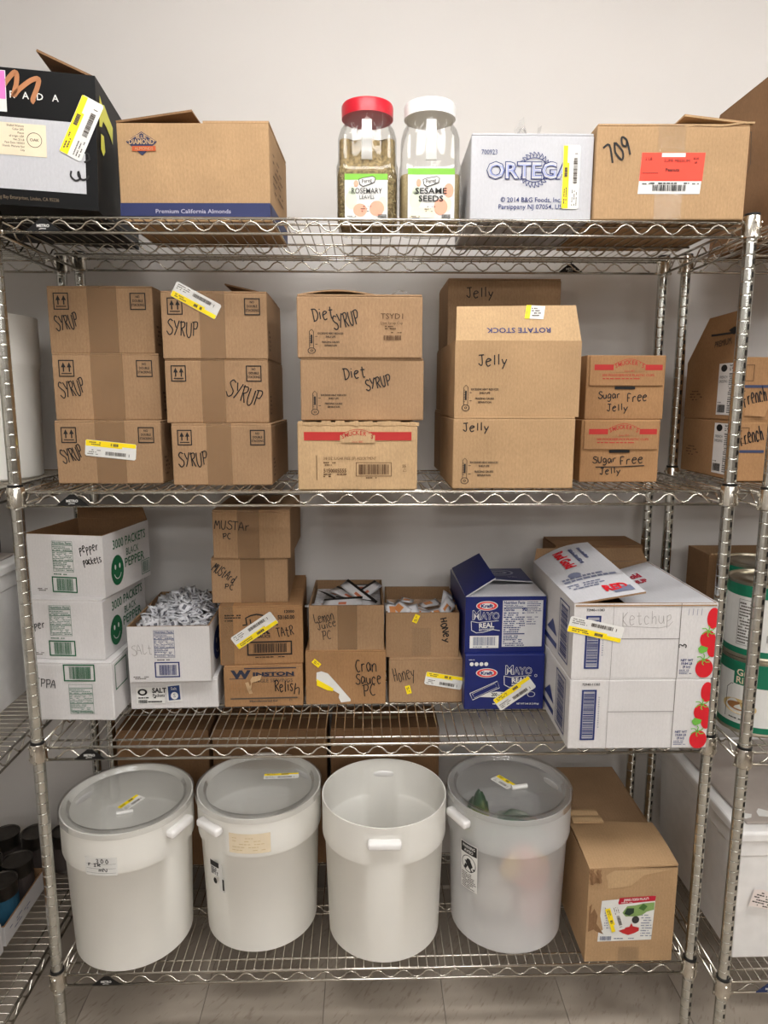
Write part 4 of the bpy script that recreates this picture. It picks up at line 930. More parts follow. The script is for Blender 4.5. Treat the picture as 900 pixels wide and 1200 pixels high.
# mayo
def kraft(B, u, v, w_, h_, lay=1):
    d = dec(B, 'front', lay); d.ell(u, v, w_/2, h_/2, 30); o = d.build('logo_ground', PAPER, B.o)
    d = dec(B, 'front', lay+1); d.ell(u, v, w_*.46, h_*.43, 30, .72); d.build('logo_ring', mat('logo_red', (226, 60, 60), .5), o)
    d = dec(B, 'front', lay+1); d.text('Kraft', u, v-h_*.16, h_*.32, 'c', bold=.05, width=w_*.55); d.build('logo_text', BLU, o)
def mayo_words(B, u, v, s_, lay=1):
    outlined(B, [('M', u-.36*s_, v, .16, .26*s_, .0), ('AYO', u+.13*s_, v, .125, .66*s_, .0)], 'front', PAPER, NAVY, .035, lay)
    d = dec(B, 'front', lay); d.line([(u-.55*s_, v-.03), (u-.53*s_, v-.19), (u-.36*s_, v-.235), (u-.1*s_, v-.225), (u+.25*s_, v-.18), (u+.5*s_, v-.20)], .0016); d.line([(u-.55*s_, v-.03), (u-.3*s_, v-.055), (u, v-.04), (u+.45*s_, v-.025)], .0014)
    d.text('REAL', u+.02*s_, v-.145, .085, 'c', 4, bold=.03, width=.55*s_); d.text('MAYONNAISE', u+.02*s_, v-.195, .035, 'c', 4, bold=.01, width=.55*s_); d.build('printed_text', PAPER, B.o)
B = carton('cardboard_box', 'closed dark blue mayonnaise box under the opened one, tilted yellow label', .960, .157, Z, .195, .27, .142, -.6, NAVY, 'mayonnaise boxes', 'bare')
kraft(B, .275, .67, .27, .17); mayo_words(B, .68, .645, .34)
d = dec(B); q_ = [.06, .17, .30]
for u in (.085, .145, .205, .265):
    d.ell(u, .83, .025, .035, 16)
d.fine(.05, .895, .15, .92, 1, 3, .95); d.fine(.36, .09, .62, .13, 1, 4, .95); d.text('NET WT 5.46 LB (2.48 kg)', .80, .095, .028, 'c', bold=.02, width=.28); d.ell(.89, .62, .018, .025, 12, .7)
d.line([(.07, .30), (.41, .52), (.44, .40), (.105, .18), (.07, .30)], .0016); d.line([(.1, .29), (.38, .48), (.41, .41), (.13, .22), (.1, .29)], .0008)
d.poly([(.2, .235), (.27, .30), (.40, .33), (.52, .32), (.54, .27), (.40, .225)]); d.ell(.84, .28, .05, .05, 18, .85); d.build('printed_art', PAPER, B.o)
d = dec(B, lay=2); d.text('200 - 0.43', .34, .25, .06, bold=.03, width=.2); d.build('count_text', INK, B.o)
sticker(B.o, B.front, .63, .30, .105, .036, 36, 'top', 10, lay=3)
B = carton('cardboard_box', 'opened dark blue mayonnaise box with flaps raised and nutrition panel', .960, .166, Z+.142, .196, .27, .142, .8, NAVY, 'mayonnaise boxes', 'open', inner=WH2)
kraft(B, .265, .84, .27, .17); mayo_words(B, .26, .60, .34)
d = dec(B); d.rect(.06, .09, .42, .31); o = d.build('barcode_panel', PAPER, B.o); d = dec(B, lay=2); d.barcode(.10, .14, .38, .29, 6); d.fine(.1, .1, .38, .13, 1, 3); d.build('barcode', GREYINK, o)
d = dec(B); d.rect(.46, .11, .96, .93); o = d.build('nutrition_ground', mat('pale_panel', (206, 206, 208), .5), B.o)
d = dec(B, lay=2); d.text('Nutrition Facts', .475, .87, .05, bold=.03, width=.26); d.text('Calories', .475, .745, .045, bold=.03, width=.13); d.text('90', .70, .745, .06, bold=.04); d.rect(.475, .79, .74, .805); d.rect(.475, .33, .74, .35)
d.fine(.475, .815, .74, .86, 2, 1); d.fine(.475, .36, .74, .73, 10, 2, .8); d.fine(.475, .12, .74, .32, 6, 3, .9); d.fine(.76, .70, .945, .92, 7, 4, .95, .4); d.fine(.76, .5, .92, .66, 4, 5, .8, .35); d.build('nutrition_print', BLU, o)
loose_flap(B, 'raised_flap', [(-.098, -.132, .142), (-.022, -.11, .182), (-.04, .02, .214), (-.098, .11, .152)], NAVY, .003, m2=WH2)
Fv = [Vector(p) for p in ((-.098, -.132, .142), (-.022, -.11, .182), (-.04, .02, .214), (-.098, .11, .152))]
f = Face(Fv[0], (Fv[1]-Fv[0]).normalized(), (Fv[3]-Fv[0]).normalized(), .088, .20); f.N = (Fv[1]-Fv[0]).cross(Fv[3]-Fv[0]).normalized()
loose_flap(B, 'front_flap', [(-.096, -.132, .143), (.096, -.132, .143), (.088, -.055, .150), (-.06, -.055, .150)], WH2, .003, m2=WH2)
loose_flap(B, 'back_flap', [(-.03, .0, .150), (.09, -.03, .150), (.098, .13, .144), (-.04, .13, .144)], NAVY, .003, m2=WH2)
ft = Face((-.03, .0, .1505), (1, 0, 0), (0, 1, -.04), .12, .12); d = Dec(ft, 2); d.ell(.42, .55, .34, .3, 26, .85); d.ell(.42, .55, .2, .16, 20, .7); d.text('MAYO', .42, .5, .1, 'c'); d.fine(.55, .05, .8, .2, 2, 4); d.build('printed_logo', mat('silver_ink', (160, 166, 190), .5), B.o)
# ketchup
def tomato_edge(B):
    d = dec(B); r_ = []
    for li, (cu, cv, ru, rv) in enumerate(((.975, .80, .045, .14), (.985, .40, .04, .12), (.945, .52, .055, .12), (.935, .13, .062, .13))):
        a = dec(B, lay=1+.4*li); n = 26; P = []
        for k in range(n): 
            t = 2*PI*k/n; P.append((min(.998, cu+ru*math.cos(t)), max(.004, cv+rv*math.sin(t))))
        a.poly(P); a.build('printed_tomato', REDG, B.o)
    for cu, cv in ((.945, .63), (.925, .25)):
        a = dec(B, lay=3)
        for k in range(6):
            t = 2*PI*k/6+.3; a.line([(cu, cv), (cu+.03*math.cos(t), cv+.055*math.sin(t)), (cu+.052*math.cos(t+.3), cv+.075*math.sin(t+.3))], .0022)
        a.build('tomato_stem', LGRN, B.o)
    a = dec(B, lay=3); a.poly([(.88, .40), (.90, .44), (.95, .41), (.945, .36), (.91, .33), (.89, .35)]); a.build('printed_leaf', LGRN, B.o)
    a = dec(B)
    for t, v in (('NET WT', .225), ('19.84 LB', .18), ('(9 kg)', .135)): a.text(t, .81, v, .03, 'c', bold=.03)
    a.fine(.76, .05, .86, .12, 3, 3, .95, .4); a.build('weight_text', BLU, B.o)
def ketchup(label, x, y, z, h, rz, top, d_=.375):
    B = carton('cardboard_box', label, x, y, z, .305, d_, h, rz, WHT, 'ketchup boxes', top)
    tomato_edge(B)
    d = dec(B); d.frame(.085, .13, .19, .84, .004); d.barcode(.10, .17, .175, .80, 4, True); d.build('barcode_box', BLU, B.o)
    d = dec(B); d.text('72940-11383', .085, .90, .032, bold=.015, width=.125); d.build('printed_number', INK, B.o)
    d = dec(B); d.fine(.205, .3, .215, .75, 14, 5, .9); d.build('small_print', GREYINK, B.o)
    d = dec(B); u0, u1 = .275, .745
    d.line([(u1, .0), (u1, 1)], .0014); d.line([(u0, .53), (u1, .53)], .0012); d.line([(u0, .0), (u0, .53)], .0006); d.line([(u0, .53), (u0, 1)], .0005); d.build('perforation', mat('perforation_grey', (112, 106, 102), .8), B.o)
    d = dec(B, 'left'); d.frame(.72, .1, .92, .9, .003); d.barcode(.75, .15, .89, .85, 6, True); d.rect(.35, .12, .68, .2); d.poly([(.45, .3), (.68, .3), (.58, .5)]); d.build('printed_marks', BLU, B.o)
    d = dec(B, 'left'); d.text('GOLD', .08, .38, .22, bold=.05, sx=.7); d.build('printed_name', REDG, B.o)
    return B
ketchup('closed white ketchup box with tomatoes printed at its edge, under the opened one', 1.158, -.040, Z, .163, -.5, 'y')
B = ketchup('opened white ketchup box with its left flap lifted and yellow label', 1.159, -.040, Z+.163, .166, -.5, 'open')
hand(B, [('Ketchup', .33, .68, .68, .90, 3)], wd=.001, m=PENCIL)
d = dec(B, lay=1); d.line([(.34, .70), (.6, .675), (.665, .70), (.69, .76)], .0008); d.build('pencil_flourish', PENCIL, B.o)
d = dec(B); d.hand('3', .755, .37, .785, .49, 90, .0025); d.build('handwriting', INK, B.o)
d = dec(B)
for k in range(4): d.line([(.80+.03*k, .93), (.797+.03*k, .84)], .001)
d.build('tally_marks', GREYINK, B.o)
sticker(B.o, B.front, .155, .66, .118, .035, -13, 'bottom', 12)
hq = .1665
fl = [(-.1525, -.1875, hq), (.005, -.168, .186), (-.02, .16, .224), (-.1525, .1875, hq)]
bendk = lambda u, v: (0, 0, .012*math.sin(PI*u)*v)
loose_flap(B, 'lifted_flap', fl, WH2, .004, bendk, CBI)
def flap_face(fl, bend):
    p = [Vector(q) for q in fl]
    class FF: pass
    f = FF(); f.curved = False; f.W = 1; f.H = 1
    n = (p[1]-p[0]).cross(p[3]-p[0]).normalized()
    f.map = lambda u, v, off: (1-u)*(1-v)*p[0]+u*(1-v)*p[1]+u*v*p[2]+(1-u)*v*p[3]+Vector(bend(u, v))+n*off
    return f
f = flap_face(fl, bendk)
d = Dec(f, 3); d.text('Red Gold', .30, .92, .16, 'l', -90, bold=.05, width=.34); d.build('flap_logo', REDG, B.o); d = Dec(f, 3); d.text('RED', .52, .09, .09, bold=.05, width=.34); d.build('flap_logo', REDG, B.o)
d = Dec(f, 3); d.fine(.1, .33, .95, .42, 2, 4, .95, .6); d.fine(.1, .2, .75, .3, 3, 8, .9, .5); d.ell(.32, .44, .1, .045, 14); d.rect(.62, .05, .9, .13); d.build('flap_print', GREYINK, B.o)
d = Dec(f, 3); d.fine(.55, .6, .62, .9, 12, 6, .95, .8); d.fine(.7, .68, .76, .9, 12, 6, .95, .8); d.build('flap_text', BLU, B.o)
loose_flap(B, 'right_flap', [(.0, -.175, .13), (.1525, -.1875, hq), (.1525, .1875, hq), (.0, .165, .13)], WH2, .004, m2=CBI)
f = flap_face([(.0, -.175, .13), (.1525, -.1875, hq), (.1525, .1875, hq), (.0, .165, .13)], lambda u, v: (0, 0, 0))
d = Dec(f, 2); d.text('KETCHUP', .12, .60, .07, bold=.05, width=.5); d.build('flap_logo', mat('dull_red', (170, 40, 60), .6), B.o); d = Dec(f, 2); d.text('Red Gold', .12, .72, .09, bold=.05, width=.5); d.build('flap_logo', mat('dull_red', (170, 40, 60), .6), B.o)
loose_flap(B, 'back_flap', [(-.15, .1875, hq), (.15, .1875, hq), (.14, .210, .197), (-.14, .210, .197)][::1], CBI, .004, m2=WH2)
loose_flap(B, 'front_flap', [(-.15, -.187, hq-.003), (.15, -.187, hq-.003), (.15, -.11, .152), (-.15, -.11, .12)], WH2, .004, m2=CBI)
# box behind the ketchup
B = carton('cardboard_box', 'plain brown box against the wall behind the ketchup boxes', 1.228, .366, Z, .240, .125, .365, 1, CBD, None, 'y')

# ------------------------------------------------------------------ bottom shelf: round bins
Z = S[3]+.0006
def bin_body(h, r0, r1, rb, zb, handles, m, e, t=.003, n=96):
    """tapered round bin, wider band above zb that stops short of each handle"""
    q = MB(); zs = [0, .004, zb-.006, zb, zb+.006, zb+.03, h-.018, h-.006, h]; outer = []
    def rad(z, a, inner):
        base = r0+(r1-r0)*(z/zb) if z < zb else r1+(rb-.004-r1)*.35*(z-zb)/(h-zb)
        k = 1.0
        for hz in handles:
            da = abs((a-hz+PI) % (2*PI)-PI); k = min(k, max(0, min(1, (da-.27)/.05)))
        step = max(0, min(1, (z-zb+.006)/.008)); band = (rb-base)*step
        if z > h-.02: kk = max(k, min(1, (z-h+.02)/.006))
        else: kk = k
        return base+band*kk-(t if inner else 0)
    V = []
    for inn in (0, 1):
        for z in (zs if not inn else zs[::-1]):
            zz = z if not inn else max(z, t)
            for k in range(n):
                a = 2*PI*k/n; r_ = rad(z, a, inn)
                if z == 0: r_ -= .004
                V.append((r_*math.cos(a), r_*math.sin(a), zz))
    R_ = 2*len(zs); fs = [(i*n+k, i*n+(k+1) % n, (i+1)*n+(k+1) % n, (i+1)*n+k) for i in range(R_-1) for k in range(n)]
    fs += [tuple(reversed(range(n))), tuple(range((R_-1)*n, R_*n))]
    q.add(V, fs); o = q.build('bin_body', m, e, smooth='auto')
    for hz in handles:
        c, s_ = math.cos(hz), math.sin(hz); L = .078; q = MB()
        for (a0, b0, z0), (a1, b1, z1) in (((r1-.004, -L/2, h-.050), (rb+.013, L/2, h-.030)),):
            q.box((a0, b0, z0), (a1, b1, z1))
        g = q.build('handle', TUBW if m is BINW else TUBW, e, bevel=.007); g.rotation_euler = (0, 0, hz)
        g.modifiers['bevel'].segments = 4
        g.data.polygons.foreach_set('use_smooth', [True]*len(g.data.polygons))
    return rad
def bin_lid(h, rb, e):
    prof = [(.001, h-.006), (rb-.022, h-.006), (rb-.016, h+.004), (rb-.004, h+.006), (rb+.003, h+.004), (rb+.0045, h-.010), (rb+.003, h-.010), (rb+.0015, h+.001), (rb-.004, h+.003), (rb-.014, h+.001), (rb-.019, h-.009), (.001, h-.009)]
    q = MB(); q.lathe(prof, 80, close=True); return q.build('lid', LIDC, e, smooth='auto')
def curl_label(e, face, parent_lid): pass
BH, BR0, BR1, BRB, BZB = .362, .139, .147, .1535, .262
def round_bin(label, x, y, handles, m, lid):
    e = thing('round_bin', label, 'bin', (x, y, Z), 0, 'round food storage bins'); bin_body(BH, BR0, BR1, BRB, BZB, handles, m, e)
    if lid: bin_lid(BH, BRB, e)
    e['az'] = 0; del e['az']; return e
def toplabel(e, x, y, ang, L, H_, seed):
    f = Face((x-.5, y-.5, BH-.0055), (1, 0, 0), (0, 1, 0), 1, 1); return sticker(e, f, .5, .5, L, H_, ang, 'top', seed)
e = round_bin('round white bin with clear lid and a handwritten label, leftmost of the four bins', .137, .138, (R(-24), R(156)), BINW, True)
toplabel(e, .015, -.02, 62, .062, .03, 21)
f = Cyl(BRB, R(-69), .0, 1, 1); d = Dec(f, 1, (-.07, .285, 0)); d.rect(-.037, -.022, .037, .022); o = d.build('paper_label', PAPER, e)
d = Dec(f, 2, (-.07, .285, 0)); d.hand('3 0 0', -.01, .009, .018, .019, 0, .0019); d.hand('F IR', -.03, .0, .0, .008, 0, .0021, 3); d.hand('mN', -.005, -.012, .014, -.004, 0, .0019, 5)
for k in range(3): d.rect(-.034, -.016+k*.011, .034, -.0155+k*.011)
d.build('label_print', INK, o)
q = MB(); q.tube([(.03, -.055, BH-.004), (-.005, -.066, BH-.004)], .005, 10); q.build('label_curl', PAPER, e, smooth='auto')
e = round_bin('round white bin with clear lid and a cream taped label, second from the left', .450, .188, (R(-131), R(49)), BINW, True)
toplabel(e, .05, .04, 3, .09, .026, 22)
f = Cyl(BRB, R(-80), 0, 1, 1); d = Dec(f, 1, (-.03, .302, 0)); d.rect(-.048, -.026, .05, .024); o = d.build('cream_label', PAPERC, e)
d = Dec(f, 2, (-.03, .302, 0)); d.fine(-.04, -.02, .045, .018, 5, 4, .6, .25); d.build('faded_print', mat('faded_ink', (206, 184, 140), .7), o)
f = Cyl(BR1-.002, R(-80), 0, 1, 1, .03); d = Dec(f, 1, (-.118, .205, 0)); d.rect(-.016, -.008, .022, .03); d.rect(.01, -.045, .026, -.004); o = d.build('torn_warning_label', PAPER, e)
d = Dec(f, 2, (-.118, .205, 0)); d.rect(-.016, .016, .012, .03); d.fine(-.014, -.006, .012, .014, 4, 3, .95, .7); d.ell(-.002, -.022, .006, .008, 12); d.rect(.02, -.04, .025, -.01); d.build('warning_print', INK, o)
e = round_bin('open round white bin without a lid, third from the left', .764, .148, (R(-91), R(89)), BINW, False)
e = round_bin('round clear bin with warning label and coloured bags inside, fourth from the left', 1.079, .166, (R(-152), R(28)), BINC, True)
toplabel(e, -.01, .02, -55, .06, .034, 24)
q = MB(); q.tube([(.005, -.012, BH-.001), (.045, -.004, BH-.001)], .006, 12); q.build('label_curl', PAPER, e, smooth='auto')
f = Cyl(BR1-.0025, R(-103), 0, 1, 1, .03); d = Dec(f, 1, (-.089, .21, 0)); d.rect(-.024, -.062, .024, .062); o = d.build('warning_label', PAPER, e)
d = Dec(f, 2, (-.089, .21, 0)); d.rect(-.0225, .034, .0225, .0605); d.ell(0, .008, .020, .022, 28, .92); d.ell(.0, .016, .006, .006); d.poly([(-.012, .014), (.006, .016), (.012, .004), (.004, -.006), (-.004, .002)]); d.poly([(.004, .0), (.012, -.010), (.006, -.011)]); d.rect(.012, -.004, .018, .0); d.poly([(-.010, .006), (-.003, .002), (-.008, -.009), (-.014, -.006)])
d.fine(-.021, -.06, .021, -.017, 9, 3, .97, .45); d.build('warning_print', INK, o)
d = Dec(f, 3, (-.089, .21, 0)); d.text('WARNING', 0, .049, .0075, 'c', bold=.02, width=.036); d.text('AVISO', 0, .038, .0075, 'c', bold=.02, width=.026); d.build('warning_words', PAPER, o)
# coloured bags in the clear bin
def crumple(name, label, loc, size, cols, seed, rot=(0, 0, 0)):
    bm = bmesh.new(); bmesh.ops.create_icosphere(bm, subdivisions=4, radius=1); r_ = random.Random(seed); ph = [r_.uniform(0, 6.28) for _ in range(9)]
    for v in bm.verts:
        p = v.co.copy(); k = 1+.16*math.sin(4*p.x+ph[0]+2*p.y)+.13*math.sin(6*p.y+ph[1]-3*p.z)+.10*abs(math.sin(9*p.z+ph[2]+5*p.x))+.05*math.sin(17*p.x+ph[3]+13*p.y)
        v.co = Vector((p.x*size[0], p.y*size[1], p.z*size[2]))*k
    me = bpy.data.meshes.new(name); bm.to_mesh(me); bm.free(); o = bpy.data.objects.new(name, me); COL.objects.link(o); o.location = loc; o.rotation_euler = rot
    m, nt, b = nodes(name+'_film'); b.inputs['Roughness'].default_value = .3
    mp, n, cr = noise_mix(nt, b, lin(cols[0]), 0, 9); cr.color_ramp.elements[0].color = lin(cols[0])+(1,); cr.color_ramp.elements[1].color = lin(cols[1])+(1,)
    if len(cols) > 2: el = cr.color_ramp.elements.new(.5); el.color = lin(cols[2])+(1,)
    me.materials.append(m); me.polygons.foreach_set('use_smooth', [True]*len(me.polygons)); return tag(o, label, 'bag', 'food bags in the clear bin')
cx, cy = 1.079, .166
crumple('food_bag', 'red and yellow crumpled bag in the middle of the clear bin', (cx+.035, cy-.055, Z+.175), (.060, .040, .045), ((226, 60, 60), (240, 210, 90), (236, 140, 120)), 3)
crumple('food_bag', 'pink crumpled bag at the base of the clear bin', (cx+.060, cy-.03, Z+.065), (.040, .055, .045), ((226, 130, 130), (240, 236, 232)), 5)
crumple('food_bag', 'white crumpled bag low in the clear bin', (cx-.040, cy-.0, Z+.085), (.055, .065, .055), ((236, 236, 232), (216, 214, 208)), 8)
crumple('food_bag', 'dark green and yellow bag standing under the clear lid', (cx-.072, cy+.03, Z+.245), (.022, .035, .07), ((20, 62, 30), (200, 190, 60), (30, 84, 44)), 12, (.1, .1, .2))
crumple('food_bag', 'green bag lying near the front under the clear lid', (cx+.01, cy-.04, Z+.265), (.085, .030, .022), ((24, 70, 36), (140, 84, 60), (30, 90, 50)), 15, (0, 0, .1))
crumple('food_bag', 'green and white bag at the rear of the clear bin', (cx+.03, cy+.06, Z+.17), (.08, .05, .06), ((60, 110, 70), (230, 230, 220)), 18)
# open long box on the right
B = carton('cardboard_box', 'long tan pepper strip box with torn corner, right of the bins', 1.238, .004, Z, .208, .445, .245, -.3, CBT, None, 'open')
fl = [(-.104, -.2225, .2455), (.104, -.2225, .2535), (.102, -.075, .262), (-.106, -.055, .258)]
loose_flap(B, 'front_flap', fl, CBT, .004, lambda u, v: (0, 0, .004*math.sin(PI*v)))
loose_flap(B, 'rear_flap', [(-.103, -.06, .243), (.102, -.08, .243), (.102, .22, .246), (-.103, .22, .246)], CB, .004)
loose_flap(B, 'torn_strip', [(-.10, -.075, .2655), (-.022, -.075, .2655), (-.030, -.02, .2655), (-.10, -.02, .267)], CBL, .004, lambda u, v: (0, 0, .004*abs(math.sin(2*PI*v))))
d = dec(B, 'front', 2); d.poly([(.19, .93), (.23, .955), (.28, .98), (.62, .99), (.95, .99), (.62, .93), (.48, .82), (.36, .80), (.22, .79), (.21, .86)]); d.build('torn_ply', CBL, B.o)
d = dec(B, 'front', 2); d.poly([(.02, .33), (.02, .60), (.05, .63), (.04, .52), (.08, .58), (.12, .50), (.11, .42), (.2, .30), (.12, .33), (.08, .355)]); d.build('torn_hole', CBD, B.o)
q = MB(); q.slab([(-.10, -.2245, .205), (-.075, -.2265, .212), (-.078, -.2245, .243), (-.104, -.223, .243)], .002, 5, 5, lambda u, v: (.0015*math.sin(14*v), -.003*math.sin(9*u), 0)); q.build('torn_corner', CBD, B.o)
d = dec(B); d.poly([(.135, .22), (.75, .235), (.77, .71), (.16, .66), (.15, .50), (.19, .35), (.14, .32)]); o = d.build('paper_label', PAPER, B.o)
d = dec(B, lay=2); d.poly([(.34, .62), (.765, .655), (.77, .71), (.36, .69)]); d.build('red_band', mat('label_crimson', (186, 24, 50), .5), o)
d = dec(B, lay=3); d.text('קותמ הבמג תועוצר', .41, .655, .026, 'l', 4, bold=.03, width=.28); d.fine(.38, .635, .56, .648, 1, 3, .95); d.build('band_text', PAPER, o)
for k, (pts, c_) in enumerate((([(.40, .53), (.45, .60), (.55, .61), (.64, .63), (.76, .64), (.76, .56), (.68, .54), (.62, .50), (.55, .49), (.44, .49)], (128, 158, 92)), ([(.42, .52), (.45, .58), (.53, .58), (.53, .53), (.48, .50)], (34, 54, 40)), ([(.58, .58), (.63, .63), (.68, .60), (.64, .55)], (70, 110, 50)))):
    d = dec(B, lay=2+k); d.poly(pts); d.build('printed_green_pepper', mat('pepper_green_%d' % k, c_, .5), o)
d = dec(B, lay=3); d.poly([(.36, .34), (.44, .37), (.49, .38), (.51, .42), (.53, .385), (.60, .37), (.60, .335), (.55, .31), (.48, .29), (.42, .31)]); d.build('printed_red_peppers', mat('pepper_red', (186, 36, 40), .5), o)
d = dec(B, lay=3); d.ell(.555, .455, .042, .04); d.build('round_seal', mat('seal_dark', (52, 50, 50), .5), o)
d = dec(B, lay=3); d.barcode(.16, .235, .29, .28, 7); d.fine(.62, .27, .75, .52, 9, 4, .8, .35); d.fine(.32, .245, .58, .265, 1, 5, .9); d.fine(.2, .36, .28, .6, 9, 6, .6, .4); d.build('label_print', GREYINK, o)
sticker(B.o, B.front, .32, .47, .066, .034, -72, 'bottom', 31, lay=5)
d = dec(B, lay=6); d.poly([(.18, .615), (.335, .665), (.355, .61), (.215, .58)]); d.build('folded_label_end', PAPER, B.o)
d = dec(B, 'front', 0); d.rect(.38, .0, .62, .16); d.build('packing_tape', CLEARTAPE, B.o)
# boxes behind the bins
for k, (x, w_, lb) in enumerate(((-.088+.115, .255, 'brown box behind the leftmost bin'), (.292, .318, 'brown box behind the second bin, cut off by the wire shelf above'), (.620, .305, 'brown box behind the open bin'))):
    B = carton('cardboard_box', lb, x, .372, Z, w_, .135, .415, 0, CBD, 'boxes behind the bins', 'y')
    q = Dec(B.top, 1); q.rect(.25, .4, .62, .52); q.build('paper_strip', mat('strip_tan', (176, 156, 116), .7), B.o)

# ------------------------------------------------------------------ right unit
Z = S[0]+.0006
B = carton('cardboard_box', 'big tan box with printed hand hole on top of the right shelving', 1.60, .03, Z, .40, .37, .345, 0, CBD, None, 'y')
d = dec(B, 'left'); d.line([(.10, .50), (.42, .47), (.46, .52), (.44, .72), (.38, .74), (.10, .60)], .0022); d.line([(.36, .48), (.35, .72)], .0018); d.build('hand_hole_outline', INKG, B.o)
Z = S[1]+.0006
for k in range(2):
    B = carton('cardboard_box', ['brown french dressing box at the bottom of its pair, label on its side', 'brown french dressing box on top of its pair with a flap raised'][k], 1.578, .14, Z+.141*k, .40, .285, .141, 0, CBO, 'french dressing boxes', 'y' if not k else 'open')
    hand(B, [('French', .0, (.60, .22)[k], .135, (.90, .54)[k], 14)], wd=.0030)
    d = dec(B); d.rect(.0, (.47, .515)[k], .15, (.515, .56)[k]); d.build('blue_stripe', mat('stripe_navy', (56, 64, 92), .6), B.o)
    d = dec(B); d.frame(.005, .62, .055, .88, .0014); d.build('printed_frame', BROWNINK, B.o)
    d = dec(B, 'left'); d.rect(.60, .07, .93, .93); o = d.build('nutrition_label', mat('label_grey_white', (226, 222, 218), .5), B.o)
    d = dec(B, 'left', 2); d.ell(.685, .85, .05, .06, 18); d.text('FRENCH', .685, .68, .045, 'c', width=.12); d.text('DRESSING', .685, .61, .045, 'c', width=.135); d.barcode(.615, .11, .74, .24, 5); d.fine(.62, .26, .74, .30, 1, 3, .5)
    d.text('Nutrition Facts', .775, .875, .035, bold=.03, width=.14); d.fine(.775, .80, .91, .86, 2, 4); d.rect(.775, .74, .915, .76); d.fine(.775, .4, .915, .73, 10, 5, .8); d.rect(.775, .36, .915, .37); d.fine(.775, .1, .915, .35, 7, 6, .9); d.build('label_print', INK, o)
    d = dec(B, 'left', 1); d.fine(.1, .3, .35, .5, 4, 7, .5, .4); d.build('printed_marks', BROWNINK, B.o)
    if k:
        fl = [(-.20, .1425, .141), (-.20, -.1425, .141), (-.195, -.105, .25), (-.195, .05, .246)]
        loose_flap(B, 'raised_flap', fl, CBO, .004)
        f = flap_face(fl, lambda u, v: (0, 0, 0)); d = Dec(f, 2); d.poly([(.28, .60), (.30, .55), (.9, .52), (.92, .56)]); d.poly([(.68, .62), (.8, .68), (.9, .6), (.8, .5)]); d.text('PREMIUM', .45, .28, .14, 'l', 8, width=.32); d.build('flap_print', INK, B.o)
        loose_flap(B, 'front_flap', [(-.195, -.14, .139), (.195, -.14, .139), (.195, -.02, .136), (-.195, -.02, .136)], CBO, .004)
        q = MB(); q.slab([(-.195, -.1445, .01), (-.150, -.150, .008), (-.135, -.1445, .045), (-.19, -.1432, .035)], .002, 4, 4); q.build('torn_flap', CBO, B.o)
Z = S[2]+.0006
def can(label, x, y, z, az, front, lid_only=False):
    e = thing('food_can', label, 'can', (x, y, z), 0, 'large green cans'); r_, h_ = .0775, .176
    prof = [(.001, .003), (r_-.006, .003), (r_-.003, 0), (r_+.0015, 0), (r_+.0015, .004), (r_, .006)]+[(r_, .03), (r_, h_-.03)]+[(r_, h_-.006), (r_+.0015, h_-.004), (r_+.0015, h_), (r_-.003, h_), (r_-.005, h_-.005), (r_-.02, h_-.005), (r_-.022, h_-.0035), (r_-.04, h_-.0035), (r_-.042, h_-.005), (.001, h_-.005)]
    q = MB(); q.lathe(prof, 48); q.build('can_body', steel('can_tin', (176, 168, 150), .3) if 'can_tin' not in MATS else MATS['can_tin'], e, smooth='auto')
    f = Cyl(r_, 0, 0, 1, 1)
    def wrap(z0, z1, m, nm, lay, a0=0, a1=2*PI):
        d = Dec(f, lay, (0, 0, 0)); n = 48
        for k in range(n):
            u0, u1 = (a0+(a1-a0)*k/n)*r_, (a0+(a1-a0)*(k+1)/n)*r_; d.poly([(u0, z0), (u1, z0), (u1, z1), (u0, z1)])
        return d.build(nm, m, e)
    o = wrap(.008, h_-.008, PAPER, 'paper_label', 0); wrap(h_-.034, h_-.008, mat('can_green', (16, 112, 82), .45), 'green_band', 1); wrap(.008, .022, MATS['can_green'], 'green_band', 1)
    g_ = Cyl(r_, az, 0, 1, 1)
    if front:
        d = Dec(g_, 2, (0, .128, 0)); d.rect(-.04, -.014, .045, .03); d.build('green_sign', MATS['can_green'], e)
        d = Dec(g_, 3, (0, .128, 0)); d.text('Gr', -.034, .008, .015, bold=.02); d.text('Ri', -.034, -.010, .015, bold=.02); d.build('sign_text', PAPERC, e)
        d = Dec(g_, 3, (-.005, .062, 0)); d.ell(-.02, 0, .038, .018, 28); d.build('printed_dish', mat('dish_tan', (206, 178, 122), .5), e)
        d = Dec(g_, 4, (-.005, .062, 0)); d.ell(-.02, .001, .026, .010, 24); d.build('printed_food', mat('dish_brown', (150, 104, 60), .5), e)
        d = Dec(g_, 3, (0, 0, 0)); d.line([(-.055, .03), (-.055, .10), (-.045, .112), (-.04, .112)], .0012); d.line([(.06, .03), (.06, .10), (.05, .112)], .0012); d.fine(-.045, .03, .0, .036, 1, 3, .9); d.build('label_print', INK, e)
    else:
        d = Dec(g_, 2, (0, 0, 0)); d.rect(-.062, .03, -.022, .135); d.build('nutrition_ground', PAPER, e)
        d = Dec(g_, 3, (0, 0, 0)); d.frame(-.062, .03, -.022, .135, .0008); d.fine(-.06, .033, -.024, .13, 14, 5, .9, .5); d.barcode(.0, .045, .03, .062, 5); d.rect(.005, .078, .035, .084); d.line([(.0, .098), (.012, .108), (.03, .106)], .0008); d.build('label_print', INKG, e)
    return e
can('green labelled can at the bottom of the front stack behind the right post', 1.632, .075, Z, R(-126), True)
can('green labelled can on top of the front stack behind the right post', 1.634, .078, Z+.1765, R(-112), False)
can('green can standing behind the front stack, lower one', 1.706, .245, Z, R(-110), True)
